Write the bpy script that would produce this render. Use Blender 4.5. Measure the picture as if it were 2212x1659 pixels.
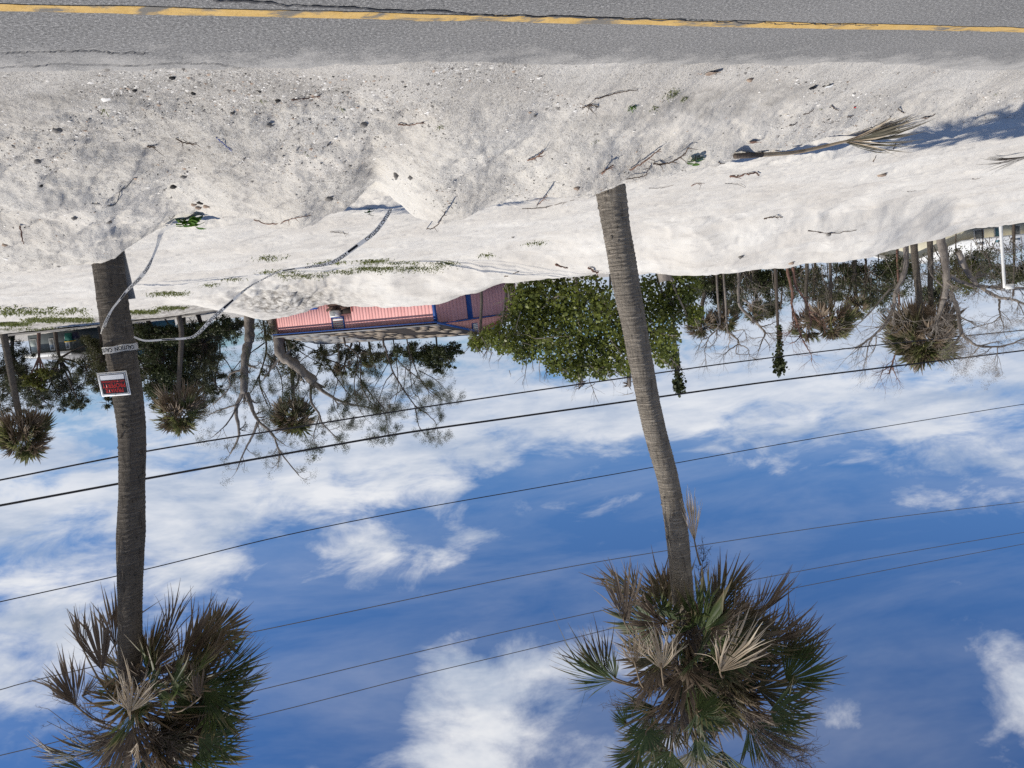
import bpy, math, random
import numpy as np
from mathutils import Vector, Matrix

for _o in list(bpy.data.objects):
    bpy.data.objects.remove(_o)
SC = bpy.context.scene
COL = SC.collection
rnd = random.Random(7)
R = math.radians

# ------------------------------------------------------------------ camera
# the photograph was taken upside down: the camera is rolled by about 180 degrees
CAM_H, PITCH, ROLL, FPX = 1.55, R(7.07), R(6.3), 1661.0      # FPX: focal length for a 2212 px wide picture
CAM = np.array([0.0, 0.0, CAM_H])
FWD = np.array([0, math.cos(PITCH), math.sin(PITCH)])
_r0 = np.array([1.0, 0, 0]); _u0 = np.array([0, -math.sin(PITCH), math.cos(PITCH)])
RIMG = math.cos(ROLL) * _r0 - math.sin(ROLL) * _u0
UIMG = math.sin(ROLL) * _r0 + math.cos(ROLL) * _u0
cam_data = bpy.data.cameras.new('camera'); cam = bpy.data.objects.new('camera', cam_data); COL.objects.link(cam)
cam_data.sensor_width = 36.0; cam_data.lens = 36.0 * FPX / 2212.0; cam_data.clip_start = 0.05; cam_data.clip_end = 3000
_m = Matrix.Identity(4)
for i in range(3):
    _m[i][0], _m[i][1], _m[i][2], _m[i][3] = -RIMG[i], -UIMG[i], -FWD[i], CAM[i]
cam.matrix_world = _m
SC.camera = cam

# ------------------------------------------------------------------ sun, sky, exposure
SUN = Vector((math.cos(R(50)) * 0.974, -math.cos(R(50)) * 0.225, math.sin(R(50)))).normalized()
sun_data = bpy.data.lights.new('sun', 'SUN'); sun = bpy.data.objects.new('sun', sun_data); COL.objects.link(sun)
sun_data.energy = 4.9; sun_data.angle = R(0.53); sun_data.color = (1.0, 0.94, 0.84)
sun.rotation_mode = 'QUATERNION'; sun.rotation_quaternion = SUN.to_track_quat('Z', 'Y')
sun.location = (30, 5, 40)
SC.view_settings.view_transform = 'Standard'; SC.view_settings.look = 'None'
SC.view_settings.exposure = 0.0; SC.view_settings.gamma = 1.0; SC.view_settings.use_curve_mapping = False

def ray(x, y):
    """direction of the ray through a point of the photograph (2212 x 1659 units)"""
    a = (x - 1106.0) / FPX; b = -(y - 829.5) / FPX
    d = FWD - a * RIMG - b * UIMG
    return d
def P(x, y, Y):
    d = ray(x, y); return CAM + d * (Y / d[1])
def ground0(x, y, z=0.0):
    d = ray(x, y); return CAM + d * ((z - CAM_H) / d[2])

world = bpy.data.worlds.new('World'); SC.world = world; world.use_nodes = True
def build_world():
    nt = world.node_tree; N = nt.nodes; L = nt.links
    N.clear()
    out = N.new('ShaderNodeOutputWorld'); bg = N.new('ShaderNodeBackground'); L.new(bg.outputs[0], out.inputs[0])
    bg.inputs[1].default_value = 0.1
    sky = N.new('ShaderNodeTexSky'); sky.sky_type = 'NISHITA'; sky.sun_disc = False
    sky.sun_elevation = R(50); sky.sun_rotation = math.atan2(SUN.x, SUN.y)
    sky.altitude = 0; sky.air_density = 1.0; sky.dust_density = 0.3; sky.ozone_density = 2.0
    def math_(op, a, b=None, c=None, clamp=False):
        n = N.new('ShaderNodeMath'); n.operation = op; n.use_clamp = clamp
        for i, v in enumerate((a, b, c)):
            if v is None: continue
            if isinstance(v, (int, float)): n.inputs[i].default_value = v
            else: L.new(v, n.inputs[i])
        return n.outputs[0]
    tc = N.new('ShaderNodeTexCoord'); sep = N.new('ShaderNodeSeparateXYZ'); L.new(tc.outputs['Generated'], sep.inputs[0])
    X, Y, Z = sep.outputs
    den = math_('ADD', math_('MAXIMUM', Z, 0.0), 0.30)
    comb = N.new('ShaderNodeCombineXYZ'); L.new(math_('DIVIDE', X, den), comb.inputs[0]); L.new(math_('DIVIDE', Y, den), comb.inputs[1])
    def noise(scale, detail, rough, dist=0.0, off=(0, 0, 0), sx=1.0, sy=1.0):
        mp = N.new('ShaderNodeMapping'); L.new(comb.outputs[0], mp.inputs[0]); mp.inputs['Location'].default_value = off
        mp.inputs['Scale'].default_value = (sx, sy, 1)
        n = N.new('ShaderNodeTexNoise'); L.new(mp.outputs[0], n.inputs[0])
        n.inputs['Scale'].default_value = scale; n.inputs['Detail'].default_value = detail
        n.inputs['Roughness'].default_value = rough; n.inputs['Distortion'].default_value = dist
        return n.outputs[0]
    n1 = noise(1.5, 4, 0.55, 0.2, (3.1, 1.7, 0))
    n2 = noise(5.5, 7, 0.62, 0.35, (7.7, 2.2, 0), 1.0, 1.15)
    n3 = noise(2.4, 6, 0.6, 0.3, (11.0, 5.0, 0), 0.6, 1.5)
    # cloud masses standing where the photograph shows them (position, half-size, weight)
    base = math_('ADD', math_('MULTIPLY', math_('SUBTRACT', n1, 0.5), 1.5), math_('MULTIPLY', math_('SUBTRACT', n2, 0.5), 1.25)); base = math_('ADD', base, 0.485)
    BL = [((60, 1180), 0.30, 0.15), ((350, 1130), 0.28, 0.10), ((60, 1560), 0.26, 0.12), ((750, 1060), 0.22, 0.14), ((960, 1040), 0.16, 0.08),
          ((880, 1265), 0.13, 0.20), ((1010, 1240), 0.08, 0.14), ((820, 1195), 0.08, 0.10), ((1150, 1520), 0.20, 0.23), ((950, 1480), 0.12, 0.15), ((1010, 1640), 0.15, 0.18),
          ((1250, 980), 0.09, 0.12), ((1150, 1300), 0.09, 0.10), ((2215, 1490), 0.07, 0.42), ((1700, 840), 0.20, 0.16), ((2050, 830), 0.20, 0.18), ((1350, 860), 0.16, 0.12), ((1950, 930), 0.12, 0.10), ((1880, 1690), 0.14, 0.17), ((1480, 1140), 0.10, 0.07), ((1900, 1350), 0.08, 0.08), ((1220, 1180), 0.12, 0.05),
          ((600, 1640), 0.10, 0.12), ((1970, 1090), 0.05, 0.08)]
    BLN = [((1560, 1150), 0.14, -0.12), ((1950, 1330), 0.27, -0.22), ((620, 1450), 0.17, -0.16), ((1330, 1010), 0.10, -0.04), ((800, 1390), 0.13, -0.13), ((1750, 1100), 0.12, -0.12), ((2200, 1180), 0.16, -0.15), ((620, 1340), 0.10, -0.10), ((800, 1600), 0.12, -0.14), ((1080, 1000), 0.07, -0.06), ((1080, 1390), 0.08, -0.06)]
    for (px, py), s, wgt in BL + BLN:
        d = ray(px, py); d = d / np.linalg.norm(d)
        vm = N.new('ShaderNodeVectorMath'); vm.operation = 'DISTANCE'; L.new(tc.outputs['Generated'], vm.inputs[0]); vm.inputs[1].default_value = tuple(d)
        mr = N.new('ShaderNodeMapRange'); mr.interpolation_type = 'SMOOTHSTEP'; L.new(vm.outputs['Value'], mr.inputs[0])
        mr.inputs[1].default_value = 0; mr.inputs[2].default_value = s; mr.inputs[3].default_value = wgt; mr.inputs[4].default_value = 0
        base = math_('ADD', base, mr.outputs[0])
    # low on the sky the clouds are seen edge on and close up into a streaky veil, all round the horizon
    lowb = N.new('ShaderNodeMapRange'); lowb.interpolation_type = 'SMOOTHSTEP'; L.new(Z, lowb.inputs[0])
    lowb.inputs[1].default_value = 0.13; lowb.inputs[2].default_value = 0.27; lowb.inputs[3].default_value = 0.37; lowb.inputs[4].default_value = 0.0
    base = math_('ADD', base, lowb.outputs[0])
    cov = N.new('ShaderNodeMapRange'); cov.interpolation_type = 'SMOOTHSTEP'; L.new(base, cov.inputs[0])
    cov.inputs[1].default_value = 0.50; cov.inputs[2].default_value = 0.98; cov.inputs[3].default_value = 0.0; cov.inputs[4].default_value = 1.0
    # thin high veil everywhere
    veil = N.new('ShaderNodeMapRange'); L.new(n3, veil.inputs[0]); veil.inputs[1].default_value = 0.42; veil.inputs[2].default_value = 0.8; veil.inputs[3].default_value = 0.0; veil.inputs[4].default_value = 0.30
    covv = math_('MAXIMUM', cov.outputs[0], veil.outputs[0])
    covv = math_('MULTIPLY', covv, 0.93)
    # the clear sky, deepened a little the way the phone's picture shows it
    hs = N.new('ShaderNodeMix'); hs.data_type = 'RGBA'; hs.blend_type = 'MULTIPLY'; hs.inputs[0].default_value = 1.0
    L.new(sky.outputs[0], hs.inputs['A']); hs.inputs['B'].default_value = (0.44, 0.68, 1.0, 1)
    # cloud colour: thick parts slightly greyer underneath
    shade = N.new('ShaderNodeMapRange'); L.new(noise(4.0, 5, 0.6, 0.2, (1.3, 9.1, 0), 0.8, 1.4), shade.inputs[0])
    shade.inputs[1].default_value = 0.34; shade.inputs[2].default_value = 0.64; shade.inputs[3].default_value = 0.0; shade.inputs[4].default_value = 1.0
    cc = N.new('ShaderNodeMix'); cc.data_type = 'RGBA'; L.new(shade.outputs[0], cc.inputs[0])
    cc.inputs['A'].default_value = (4.0, 4.8, 6.2, 1); cc.inputs['B'].default_value = (9.6, 9.5, 9.4, 1)
    lowc = N.new('ShaderNodeMapRange'); L.new(Z, lowc.inputs[0]); lowc.inputs[1].default_value = 0.02; lowc.inputs[2].default_value = 0.30; lowc.inputs[3].default_value = 0.75; lowc.inputs[4].default_value = 0.0
    cc2 = N.new('ShaderNodeMix'); cc2.data_type = 'RGBA'; L.new(lowc.outputs[0], cc2.inputs[0]); L.new(cc.outputs['Result'], cc2.inputs['A']); cc2.inputs['B'].default_value = (4.9, 5.7, 7.2, 1); cc = cc2
    cl = N.new('ShaderNodeMix'); cl.data_type = 'RGBA'; L.new(covv, cl.inputs[0])
    L.new(hs.outputs['Result'], cl.inputs['A']); L.new(cc.outputs['Result'], cl.inputs['B'])
    L.new(cl.outputs['Result'], bg.inputs[0])
build_world()
world.cycles.sampling_method = 'MANUAL'; world.cycles.sample_map_resolution = 512
SC.cycles.use_denoising = False; SC.cycles.max_bounces = 5; SC.cycles.diffuse_bounces = 3; SC.cycles.glossy_bounces = 2; SC.cycles.transmission_bounces = 3; SC.cycles.transparent_max_bounces = 4

# ------------------------------------------------------------------ numpy noise
_prm = np.random.RandomState(11).permutation(4096).astype(np.int64)
_val = np.random.RandomState(12).rand(4096)
def vnoise(x, y, seed=0):
    xi = np.floor(x).astype(np.int64); yi = np.floor(y).astype(np.int64); fx = x - xi; fy = y - yi
    fx = fx * fx * fx * (fx * (fx * 6 - 15) + 10); fy = fy * fy * fy * (fy * (fy * 6 - 15) + 10)
    def h(a, b): return _val[_prm[(_prm[(a + seed * 131) & 4095] + b) & 4095]]
    a = h(xi, yi); b = h(xi + 1, yi); c = h(xi, yi + 1); d = h(xi + 1, yi + 1)
    return (a + (b - a) * fx) * (1 - fy) + (c + (d - c) * fx) * fy - 0.5
def fbm(x, y, oct=4, seed=0, gain=0.5):
    s = 0; a = 1.0
    for o in range(oct):
        s = s + a * vnoise(x * 2 ** o, y * 2 ** o, seed + o); a *= gain
    return s
def smooth(t): t = np.clip(t, 0, 1); return t * t * (3 - 2 * t)

# ------------------------------------------------------------------ object helpers
ORG = {}
def link(o):
    COL.objects.link(o); return o
def tag(o, label=None, cat=None, group=None, kind=None):
    if label: o['label'] = label
    if cat: o['category'] = cat
    if group: o['group'] = group
    if kind: o['kind'] = kind
    return o
def thing(name, loc, label, cat, group=None):
    o = bpy.data.objects.new(name, None); link(o); o.empty_display_size = 0.2
    o.location = tuple(float(v) for v in loc); ORG[o.name] = np.array(loc, float)
    return tag(o, label, cat, group)
def raw_mesh(name, V, F, mats=(), smooth_=False, mi=None, attr=None):
    me = bpy.data.meshes.new(name); V = np.asarray(V, np.float32).reshape(-1, 3)
    if isinstance(F, np.ndarray) and F.ndim == 2:
        k = F.shape[1]; n = len(F); tot = np.full(n, k, np.int32); loops = F.astype(np.int32).ravel()
    else:
        tot = np.array([len(f) for f in F], np.int32); n = len(F)
        loops = np.fromiter((i for f in F for i in f), np.int32)
    me.vertices.add(len(V)); me.vertices.foreach_set('co', V.ravel())
    me.loops.add(len(loops)); me.loops.foreach_set('vertex_index', loops)
    me.polygons.add(n)
    st = np.concatenate(([0], np.cumsum(tot)[:-1])).astype(np.int32) if n else np.zeros(0, np.int32)
    me.polygons.foreach_set('loop_start', st); me.polygons.foreach_set('loop_total', tot)
    if smooth_: me.polygons.foreach_set('use_smooth', np.ones(n, bool))
    for m in mats: me.materials.append(m)
    if mi is not None: me.polygons.foreach_set('material_index', np.asarray(mi, np.int32))
    me.update(calc_edges=True); me.validate()
    if attr is not None:
        for an, av in attr.items():
            a = me.attributes.new(an, 'FLOAT', 'POINT'); a.data.foreach_set('value', np.asarray(av, np.float32))
    return me
def mk(name, V, F, mat, parent=None, smooth_=False, mi=None, attr=None, org=None):
    """one mesh object from world coordinates"""
    V = np.asarray(V, float).reshape(-1, 3)
    if parent is not None: o0 = ORG[parent.name]
    elif org is not None: o0 = np.array(org, float)
    else: o0 = np.array([V[:, 0].mean(), V[:, 1].mean(), V[:, 2].min()])
    mats = mat if isinstance(mat, (list, tuple)) else (mat,)
    me = raw_mesh(name, V - o0, F, mats, smooth_, mi, attr)
    o = bpy.data.objects.new(name, me); link(o); ORG[o.name] = o0
    if parent is not None: o.parent = parent
    else: o.location = tuple(o0)
    return o
class MB:
    def __init__(s): s.v = []; s.f = []; s.n = 0; s.a = []
    def add(s, V, F, a=None):
        V = np.asarray(V, float).reshape(-1, 3)
        s.v.append(V); s.f.extend([tuple(int(i) + s.n for i in f) for f in F]); s.n += len(V)
        s.a.append(np.zeros(len(V)) if a is None else np.asarray(a, float))
    def tube(s, pts, rad, k=6, cap=True):
        V, F = tube(pts, rad, k, cap); s.add(V, F)
    def box(s, c, sx, sy, sz, ex=(1, 0, 0), ey=(0, 1, 0), ez=(0, 0, 1)):
        V, F = box(c, sx, sy, sz, ex, ey, ez); s.add(V, F)
    def make(s, name, mat, parent=None, smooth_=False, attr=None, org=None):
        at = {attr: np.concatenate(s.a)} if attr else None
        return mk(name, np.concatenate(s.v), s.f, mat, parent, smooth_, None, at, org)
def box(c, sx, sy, sz, ex=(1, 0, 0), ey=(0, 1, 0), ez=(0, 0, 1)):
    c = np.array(c, float); ex, ey, ez = (np.array(e, float) for e in (ex, ey, ez))
    V = [c + ex * sx * i / 2 + ey * sy * j / 2 + ez * sz * k / 2 for k in (-1, 1) for j in (-1, 1) for i in (-1, 1)]
    F = [(0, 2, 3, 1), (4, 5, 7, 6), (0, 1, 5, 4), (2, 6, 7, 3), (0, 4, 6, 2), (1, 3, 7, 5)]
    return V, F
def tube(pts, rad, k=6, cap=True):
    pts = np.asarray(pts, float); n = len(pts); rad = np.broadcast_to(np.asarray(rad, float), (n,))
    T = np.gradient(pts, axis=0); T /= np.linalg.norm(T, axis=1)[:, None] + 1e-9
    ref = np.array([0.31, 0.95, 0.1]) if abs(T[0] @ np.array([0.31, 0.95, 0.1])) < 0.9 else np.array([1.0, 0, 0])
    A = np.cross(T, ref); A /= np.linalg.norm(A, axis=1)[:, None] + 1e-9
    B = np.cross(T, A)
    th = np.arange(k) * 2 * math.pi / k
    V = pts[:, None, :] + rad[:, None, None] * (np.cos(th)[None, :, None] * A[:, None, :] + np.sin(th)[None, :, None] * B[:, None, :])
    V = V.reshape(-1, 3)
    F = [(i * k + j, i * k + (j + 1) % k, (i + 1) * k + (j + 1) % k, (i + 1) * k + j) for i in range(n - 1) for j in range(k)]
    if cap: F.append(tuple(range(k))[::-1]); F.append(tuple((n - 1) * k + j for j in range(k)))
    return V, F
def spline(pts, n):
    """Catmull-Rom through the points, n samples"""
    p = np.asarray(pts, float); m = len(p)
    if m == 2: return p[0] + (p[1] - p[0]) * np.linspace(0, 1, n)[:, None]
    q = np.vstack([2 * p[0] - p[1], p, 2 * p[-1] - p[-2]]); out = []
    for t in np.linspace(0, m - 1, n):
        i = min(int(t), m - 2); f = t - i; a, b, c, d = q[i:i + 4]
        out.append(0.5 * (2 * b + (c - a) * f + (2 * a - 5 * b + 4 * c - d) * f * f + (3 * b - a - 3 * c + d) * f ** 3))
    return np.array(out)
def nrm(v): v = np.asarray(v, float); return v / (np.linalg.norm(v) + 1e-12)
def ip(x, tab, col=1):
    t = sorted(tab); return np.interp(x, [a[0] for a in t], [a[col] for a in t])

# ------------------------------------------------------------------ materials
MATS = {}
def newmat(name):
    m = bpy.data.materials.new(name); m.use_nodes = True; nt = m.node_tree; nt.nodes.clear()
    o = nt.nodes.new('ShaderNodeOutputMaterial'); b = nt.nodes.new('ShaderNodeBsdfPrincipled'); nt.links.new(b.outputs[0], o.inputs[0])
    MATS[name] = m
    return m, nt, b, o
def nz(nt, co, scale, detail=4, rough=0.55, mscale=None, dist=0):
    n = nt.nodes.new('ShaderNodeTexNoise'); n.inputs['Scale'].default_value = scale; n.inputs['Detail'].default_value = detail
    n.inputs['Roughness'].default_value = rough; n.inputs['Distortion'].default_value = dist
    if mscale:
        mp = nt.nodes.new('ShaderNodeMapping'); mp.inputs['Scale'].default_value = mscale; nt.links.new(co, mp.inputs[0]); co = mp.outputs[0]
    nt.links.new(co, n.inputs[0]); return n.outputs[0]
def rng(nt, v, a, b, c=0.0, d=1.0):
    n = nt.nodes.new('ShaderNodeMapRange'); nt.links.new(v, n.inputs[0])
    for i, k in enumerate((a, b, c, d)): n.inputs[i + 1].default_value = k
    return n.outputs[0]
def mixc(nt, f, A, B, mode='MIX'):
    n = nt.nodes.new('ShaderNodeMix'); n.data_type = 'RGBA'; n.blend_type = mode
    if isinstance(f, (int, float)): n.inputs[0].default_value = f
    else: nt.links.new(f, n.inputs[0])
    for k, v in (('A', A), ('B', B)):
        if isinstance(v, tuple): n.inputs[k].default_value = (*v, 1) if len(v) == 3 else v
        else: nt.links.new(v, n.inputs[k])
    return n.outputs['Result']
def bump(nt, b, h, strength=0.4, dist=0.02):
    n = nt.nodes.new('ShaderNodeBump'); n.inputs['Strength'].default_value = strength; n.inputs['Distance'].default_value = dist
    nt.links.new(h, n.inputs['Height']); nt.links.new(n.outputs[0], b.inputs['Normal'])
def co_(nt, kind='Object'):
    return nt.nodes.new('ShaderNodeTexCoord').outputs[kind]
def plain(name, c1, c2=None, scale=6.0, rough=0.8, bs=0.0, bscale=40.0, bdist=0.01, mscale=None, lo=0.35, hi=0.65, metal=0.0, spec=0.3):
    if name in MATS: return MATS[name]
    m, nt, b, o = newmat(name); co = co_(nt)
    if c2 is None: c2 = tuple(v * 0.72 for v in c1)
    f = rng(nt, nz(nt, co, scale, 6, 0.6, mscale), lo, hi)
    nt.links.new(mixc(nt, f, c2, c1), b.inputs['Base Color'])
    b.inputs['Roughness'].default_value = rough; b.inputs['Metallic'].default_value = metal; b.inputs['Specular IOR Level'].default_value = spec
    if bs: bump(nt, b, nz(nt, co, bscale, 5, 0.6, mscale), bs, bdist)
    return m
def leafmat(name, c1, c2, tip=None, transl=0.35, scale=3.0, rough=0.55):
    """thin leaf: diffuse + translucent, colour varies from clump to clump; attribute 't' runs along a blade (burnt tips)"""
    m, nt, b, o = newmat(name); co = co_(nt)
    f = rng(nt, nz(nt, co, scale, 4, 0.6), 0.3, 0.7)
    c = mixc(nt, f, c2, c1)
    if tip:
        at = nt.nodes.new('ShaderNodeAttribute'); at.attribute_name = 't'
        tt = rng(nt, at.outputs['Fac'], tip[1], tip[2]); c = mixc(nt, tt, c, tip[0])
    nt.links.new(c, b.inputs['Base Color']); b.inputs['Roughness'].default_value = rough; b.inputs['Specular IOR Level'].default_value = 0.35
    tr = nt.nodes.new('ShaderNodeBsdfTranslucent'); nt.links.new(c, tr.inputs[0])
    mx = nt.nodes.new('ShaderNodeMixShader'); mx.inputs[0].default_value = transl
    nt.links.new(b.outputs[0], mx.inputs[1]); nt.links.new(tr.outputs[0], mx.inputs[2]); nt.links.new(mx.outputs[0], o.inputs[0])
    return m

def sand_material():
    m, nt, b, o = newmat('sand'); co = co_(nt)
    big = rng(nt, nz(nt, co, 0.7, 5, 0.6), 0.35, 0.65)
    c = mixc(nt, big, (0.565, 0.53, 0.475), (0.645, 0.62, 0.57))
    # coarse shelly sand by the road, finer and whiter further back
    at = nt.nodes.new('ShaderNodeAttribute'); at.attribute_name = 'shelly'; sh = at.outputs['Fac']
    grain = nz(nt, co, 40, 4, 0.85)
    gdark = rng(nt, grain, 0.46, 0.36)
    glight = rng(nt, grain, 0.56, 0.66)
    def mul(a, b_, sc=1.0):
        n = nt.nodes.new('ShaderNodeMath'); n.operation = 'MULTIPLY'; nt.links.new(a, n.inputs[0])
        if isinstance(b_, (int, float)): n.inputs[1].default_value = b_
        else: nt.links.new(b_, n.inputs[1])
        return n.outputs[0]
    c = mixc(nt, mul(sh, 0.3), c, (0.50, 0.465, 0.41))
    c = mixc(nt, mul(mul(gdark, sh), 0.85), c, (0.17, 0.155, 0.14))
    c = mixc(nt, mul(mul(glight, sh), 0.7), c, (0.76, 0.74, 0.70))
    fine = nz(nt, co, 190, 2, 0.7)
    c = mixc(nt, mul(rng(nt, fine, 0.42, 0.30), sh), c, (0.2, 0.18, 0.16))
    # rusty organic flecks and drifts of darker silt
    silt = rng(nt, nz(nt, co, 2.2, 7, 0.7, (1, 2.2, 1)), 0.54, 0.68)
    c = mixc(nt, mul(silt, 0.5), c, (0.36, 0.34, 0.315))
    damp_shade = rng(nt, nz(nt, co, 1.1, 6, 0.7), 0.50, 0.66)  # darker patches: damp sand, and partly slope shade put into the colour
    c = mixc(nt, mul(mul(damp_shade, sh), 0.36), c, (0.34, 0.315, 0.28))
    dirt = nt.nodes.new('ShaderNodeAttribute'); dirt.attribute_name = 'dirt'
    sp = rng(nt, nz(nt, co, 5.0, 6, 0.7), 0.40, 0.62)
    dm = mul(dirt.outputs['Fac'], sp)
    c = mixc(nt, dm, c, (0.16, 0.145, 0.125))
    nt.links.new(c, b.inputs['Base Color']); b.inputs['Roughness'].default_value = 0.95; b.inputs['Specular IOR Level'].default_value = 0.15
    n1 = nt.nodes.new('ShaderNodeMath'); n1.operation = 'ADD'; nt.links.new(mul(grain, sh), n1.inputs[0]); nt.links.new(mul(nz(nt, co, 30, 6, 0.7), 0.6), n1.inputs[1])
    bump(nt, b, n1.outputs[0], 0.9, 0.025)
    return m
def asphalt_material():
    m, nt, b, o = newmat('asphalt'); co = co_(nt)
    big = rng(nt, nz(nt, co, 0.8, 6, 0.6, (0.4, 1.6, 1)), 0.35, 0.65)
    c = mixc(nt, big, (0.185, 0.182, 0.176), (0.225, 0.22, 0.212))
    g = nz(nt, co, 52, 4, 0.9)
    c = mixc(nt, rng(nt, g, 0.49, 0.36, 0, 0.95), c, (0.045, 0.045, 0.045))
    c = mixc(nt, rng(nt, g, 0.54, 0.66, 0, 0.95), c, (0.56, 0.55, 0.53))
    g2 = nz(nt, co, 38, 4, 0.75)
    c = mixc(nt, rng(nt, g2, 0.60, 0.72, 0, 0.5), c, (0.42, 0.41, 0.40))
    c = mixc(nt, rng(nt, g2, 0.42, 0.30, 0, 0.5), c, (0.09, 0.09, 0.09))
    vm = nt.nodes.new('ShaderNodeVectorMath'); vm.operation = 'DOT_PRODUCT'; nt.links.new(co, vm.inputs[0]); vm.inputs[1].default_value = ASPH_N[:3]
    nn_ = nt.nodes.new('ShaderNodeMath'); nn_.operation = 'SUBTRACT'; nt.links.new(vm.outputs['Value'], nn_.inputs[0]); nn_.inputs[1].default_value = ASPH_N[3]
    lay = rng(nt, nn_.outputs[0], -0.95, 0.10, -0.30, 0.34); ad = nt.nodes.new('ShaderNodeMath'); ad.operation = 'ADD'; nt.links.new(lay, ad.inputs[0]); nt.links.new(nz(nt, co, 3.5, 8, 0.72), ad.inputs[1])
    c = mixc(nt, rng(nt, ad.outputs[0], 0.50, 0.78, 0, 0.9), c, (0.47, 0.45, 0.415))
    wear = rng(nt, nz(nt, co, 0.5, 4, 0.6), 0.35, 0.7, 0, 0.22); c = mixc(nt, wear, c, (0.33, 0.32, 0.305))
    nt.links.new(c, b.inputs['Base Color']); b.inputs['Roughness'].default_value = 0.85; b.inputs['Specular IOR Level'].default_value = 0.3
    bump(nt, b, g, 0.8, 0.014)
    return m
def paint_material():
    m, nt, b, o = newmat('worn_yellow_paint'); co = co_(nt)
    n = nz(nt, co, 2.4, 9, 0.68, (1.0, 1.8, 1), 0.3)
    c = mixc(nt, rng(nt, nz(nt, co, 12, 5, 0.6), 0.35, 0.65), (0.52, 0.33, 0.09), (0.60, 0.40, 0.14))
    c = mixc(nt, rng(nt, nz(nt, co, 70, 3, 0.7), 0.44, 0.32, 0, 0.6), c, (0.25, 0.17, 0.08))
    c = mixc(nt, rng(nt, n, 0.50, 0.58), c, (0.17, 0.155, 0.13))
    nt.links.new(c, b.inputs['Base Color']); b.inputs['Roughness'].default_value = 0.7
    bump(nt, b, nz(nt, co, 95, 3, 0.8), 0.4, 0.01)
    return m
def trunk_material(name, c1, c2, c3):
    m, nt, b, o = newmat(name); co = co_(nt)
    f = rng(nt, nz(nt, co, 3.0, 6, 0.65, (1, 1, 2.2)), 0.3, 0.7)
    c = mixc(nt, f, c2, c1)
    fis = nz(nt, co, 26, 5, 0.7, (1, 1, 0.16))
    c = mixc(nt, rng(nt, fis, 0.46, 0.33, 0, 0.8), c, c3)
    cr = nz(nt, co, 14, 5, 0.7, (0.22, 0.22, 3.2), 0.4)
    c = mixc(nt, rng(nt, cr, 0.58, 0.68, 0, 0.55), c, tuple(min(v * 1.7, 1) for v in c1))
    at = nt.nodes.new('ShaderNodeAttribute'); at.attribute_name = 'ring'
    c = mixc(nt, rng(nt, at.outputs['Fac'], 0.35, 1.0, 0, 0.7), c, tuple(min(v * 1.7, 1) for v in c1))
    nt.links.new(c, b.inputs['Base Color']); b.inputs['Roughness'].default_value = 0.9; b.inputs['Specular IOR Level'].default_value = 0.15
    ad = nt.nodes.new('ShaderNodeMath'); ad.operation = 'ADD'; nt.links.new(fis, ad.inputs[0]); nt.links.new(cr, ad.inputs[1])
    bump(nt, b, ad.outputs[0], 1.0, 0.05)
    return m
_y0, _y1 = ground0(0, 15)[:2], ground0(2212, 65)[:2]; _t = nrm(_y1 - _y0); _n = np.array([_t[1], -_t[0]]); _n = _n if _n[1] > 0 else -_n
ASPH_N = (float(_n[0]), float(_n[1]), 0.0, float(0.5 * ((ground0(0, 147)[:2] @ _n) + (ground0(2212, 157)[:2] @ _n))))
M_SAND = sand_material(); M_ASPH = asphalt_material(); M_PAINT = paint_material()
M_TRUNK1 = trunk_material('palm_trunk_brown', (0.155, 0.135, 0.112), (0.105, 0.09, 0.075), (0.035, 0.03, 0.026))
M_TRUNK2 = trunk_material('palm_trunk_grey', (0.33, 0.29, 0.24), (0.20, 0.175, 0.145), (0.06, 0.05, 0.043))
M_FGREEN = leafmat('palm_frond_green', (0.085, 0.115, 0.035), (0.035, 0.06, 0.02), ((0.20, 0.145, 0.09), 0.62, 1.02), 0.4)
M_FBROWN = leafmat('palm_frond_brown', (0.165, 0.125, 0.092), (0.07, 0.052, 0.038), ((0.21, 0.165, 0.125), 0.5, 1.0), 0.28)
M_FOLIVE = leafmat('palm_frond_olive', (0.10, 0.095, 0.045), (0.055, 0.052, 0.026), ((0.17, 0.12, 0.08), 0.45, 0.95), 0.33)
M_FTAN = leafmat('palm_frond_tan', (0.66, 0.55, 0.40), (0.36, 0.27, 0.18), ((0.55, 0.48, 0.38), 0.5, 1.0), 0.38)
M_PET = plain('frond_stalk', (0.21, 0.155, 0.095), (0.10, 0.075, 0.05), 4, 0.8)
M_TWIG = plain('flower_stalk_twigs', (0.12, 0.098, 0.085), (0.075, 0.06, 0.052), 8, 0.9)
M_BARKG = plain('grey_bark', (0.30, 0.265, 0.23), (0.13, 0.112, 0.098), 2.5, 0.92, 0.7, 22, 0.05, (1, 1, 0.35))
M_BARKD = plain('dark_bark', (0.125, 0.10, 0.08), (0.06, 0.048, 0.04), 3, 0.92, 0.6, 22, 0.05, (1, 1, 0.35))
M_BARKR = plain('reddish_bark', (0.215, 0.12, 0.09), (0.12, 0.07, 0.055), 3, 0.9, 0.5, 22, 0.04)
M_LDARK = leafmat('leaves_dark_green', (0.075, 0.09, 0.03), (0.03, 0.04, 0.014), None, 0.25, 1.2)
M_LPINE = leafmat('leaves_pine_green', (0.085, 0.092, 0.04), (0.036, 0.044, 0.02), None, 0.25, 1.2)
M_LOLIVE = leafmat('leaves_olive', (0.105, 0.105, 0.04), (0.05, 0.055, 0.022), None, 0.3, 1.2)
M_LYEL = leafmat('leaves_yellow_green', (0.16, 0.165, 0.03), (0.08, 0.09, 0.02), None, 0.35, 1.5)
M_LGRAPE = leafmat('leaves_sea_grape', (0.22, 0.25, 0.05), (0.07, 0.09, 0.022), None, 0.3, 2.2, 0.4)
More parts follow.
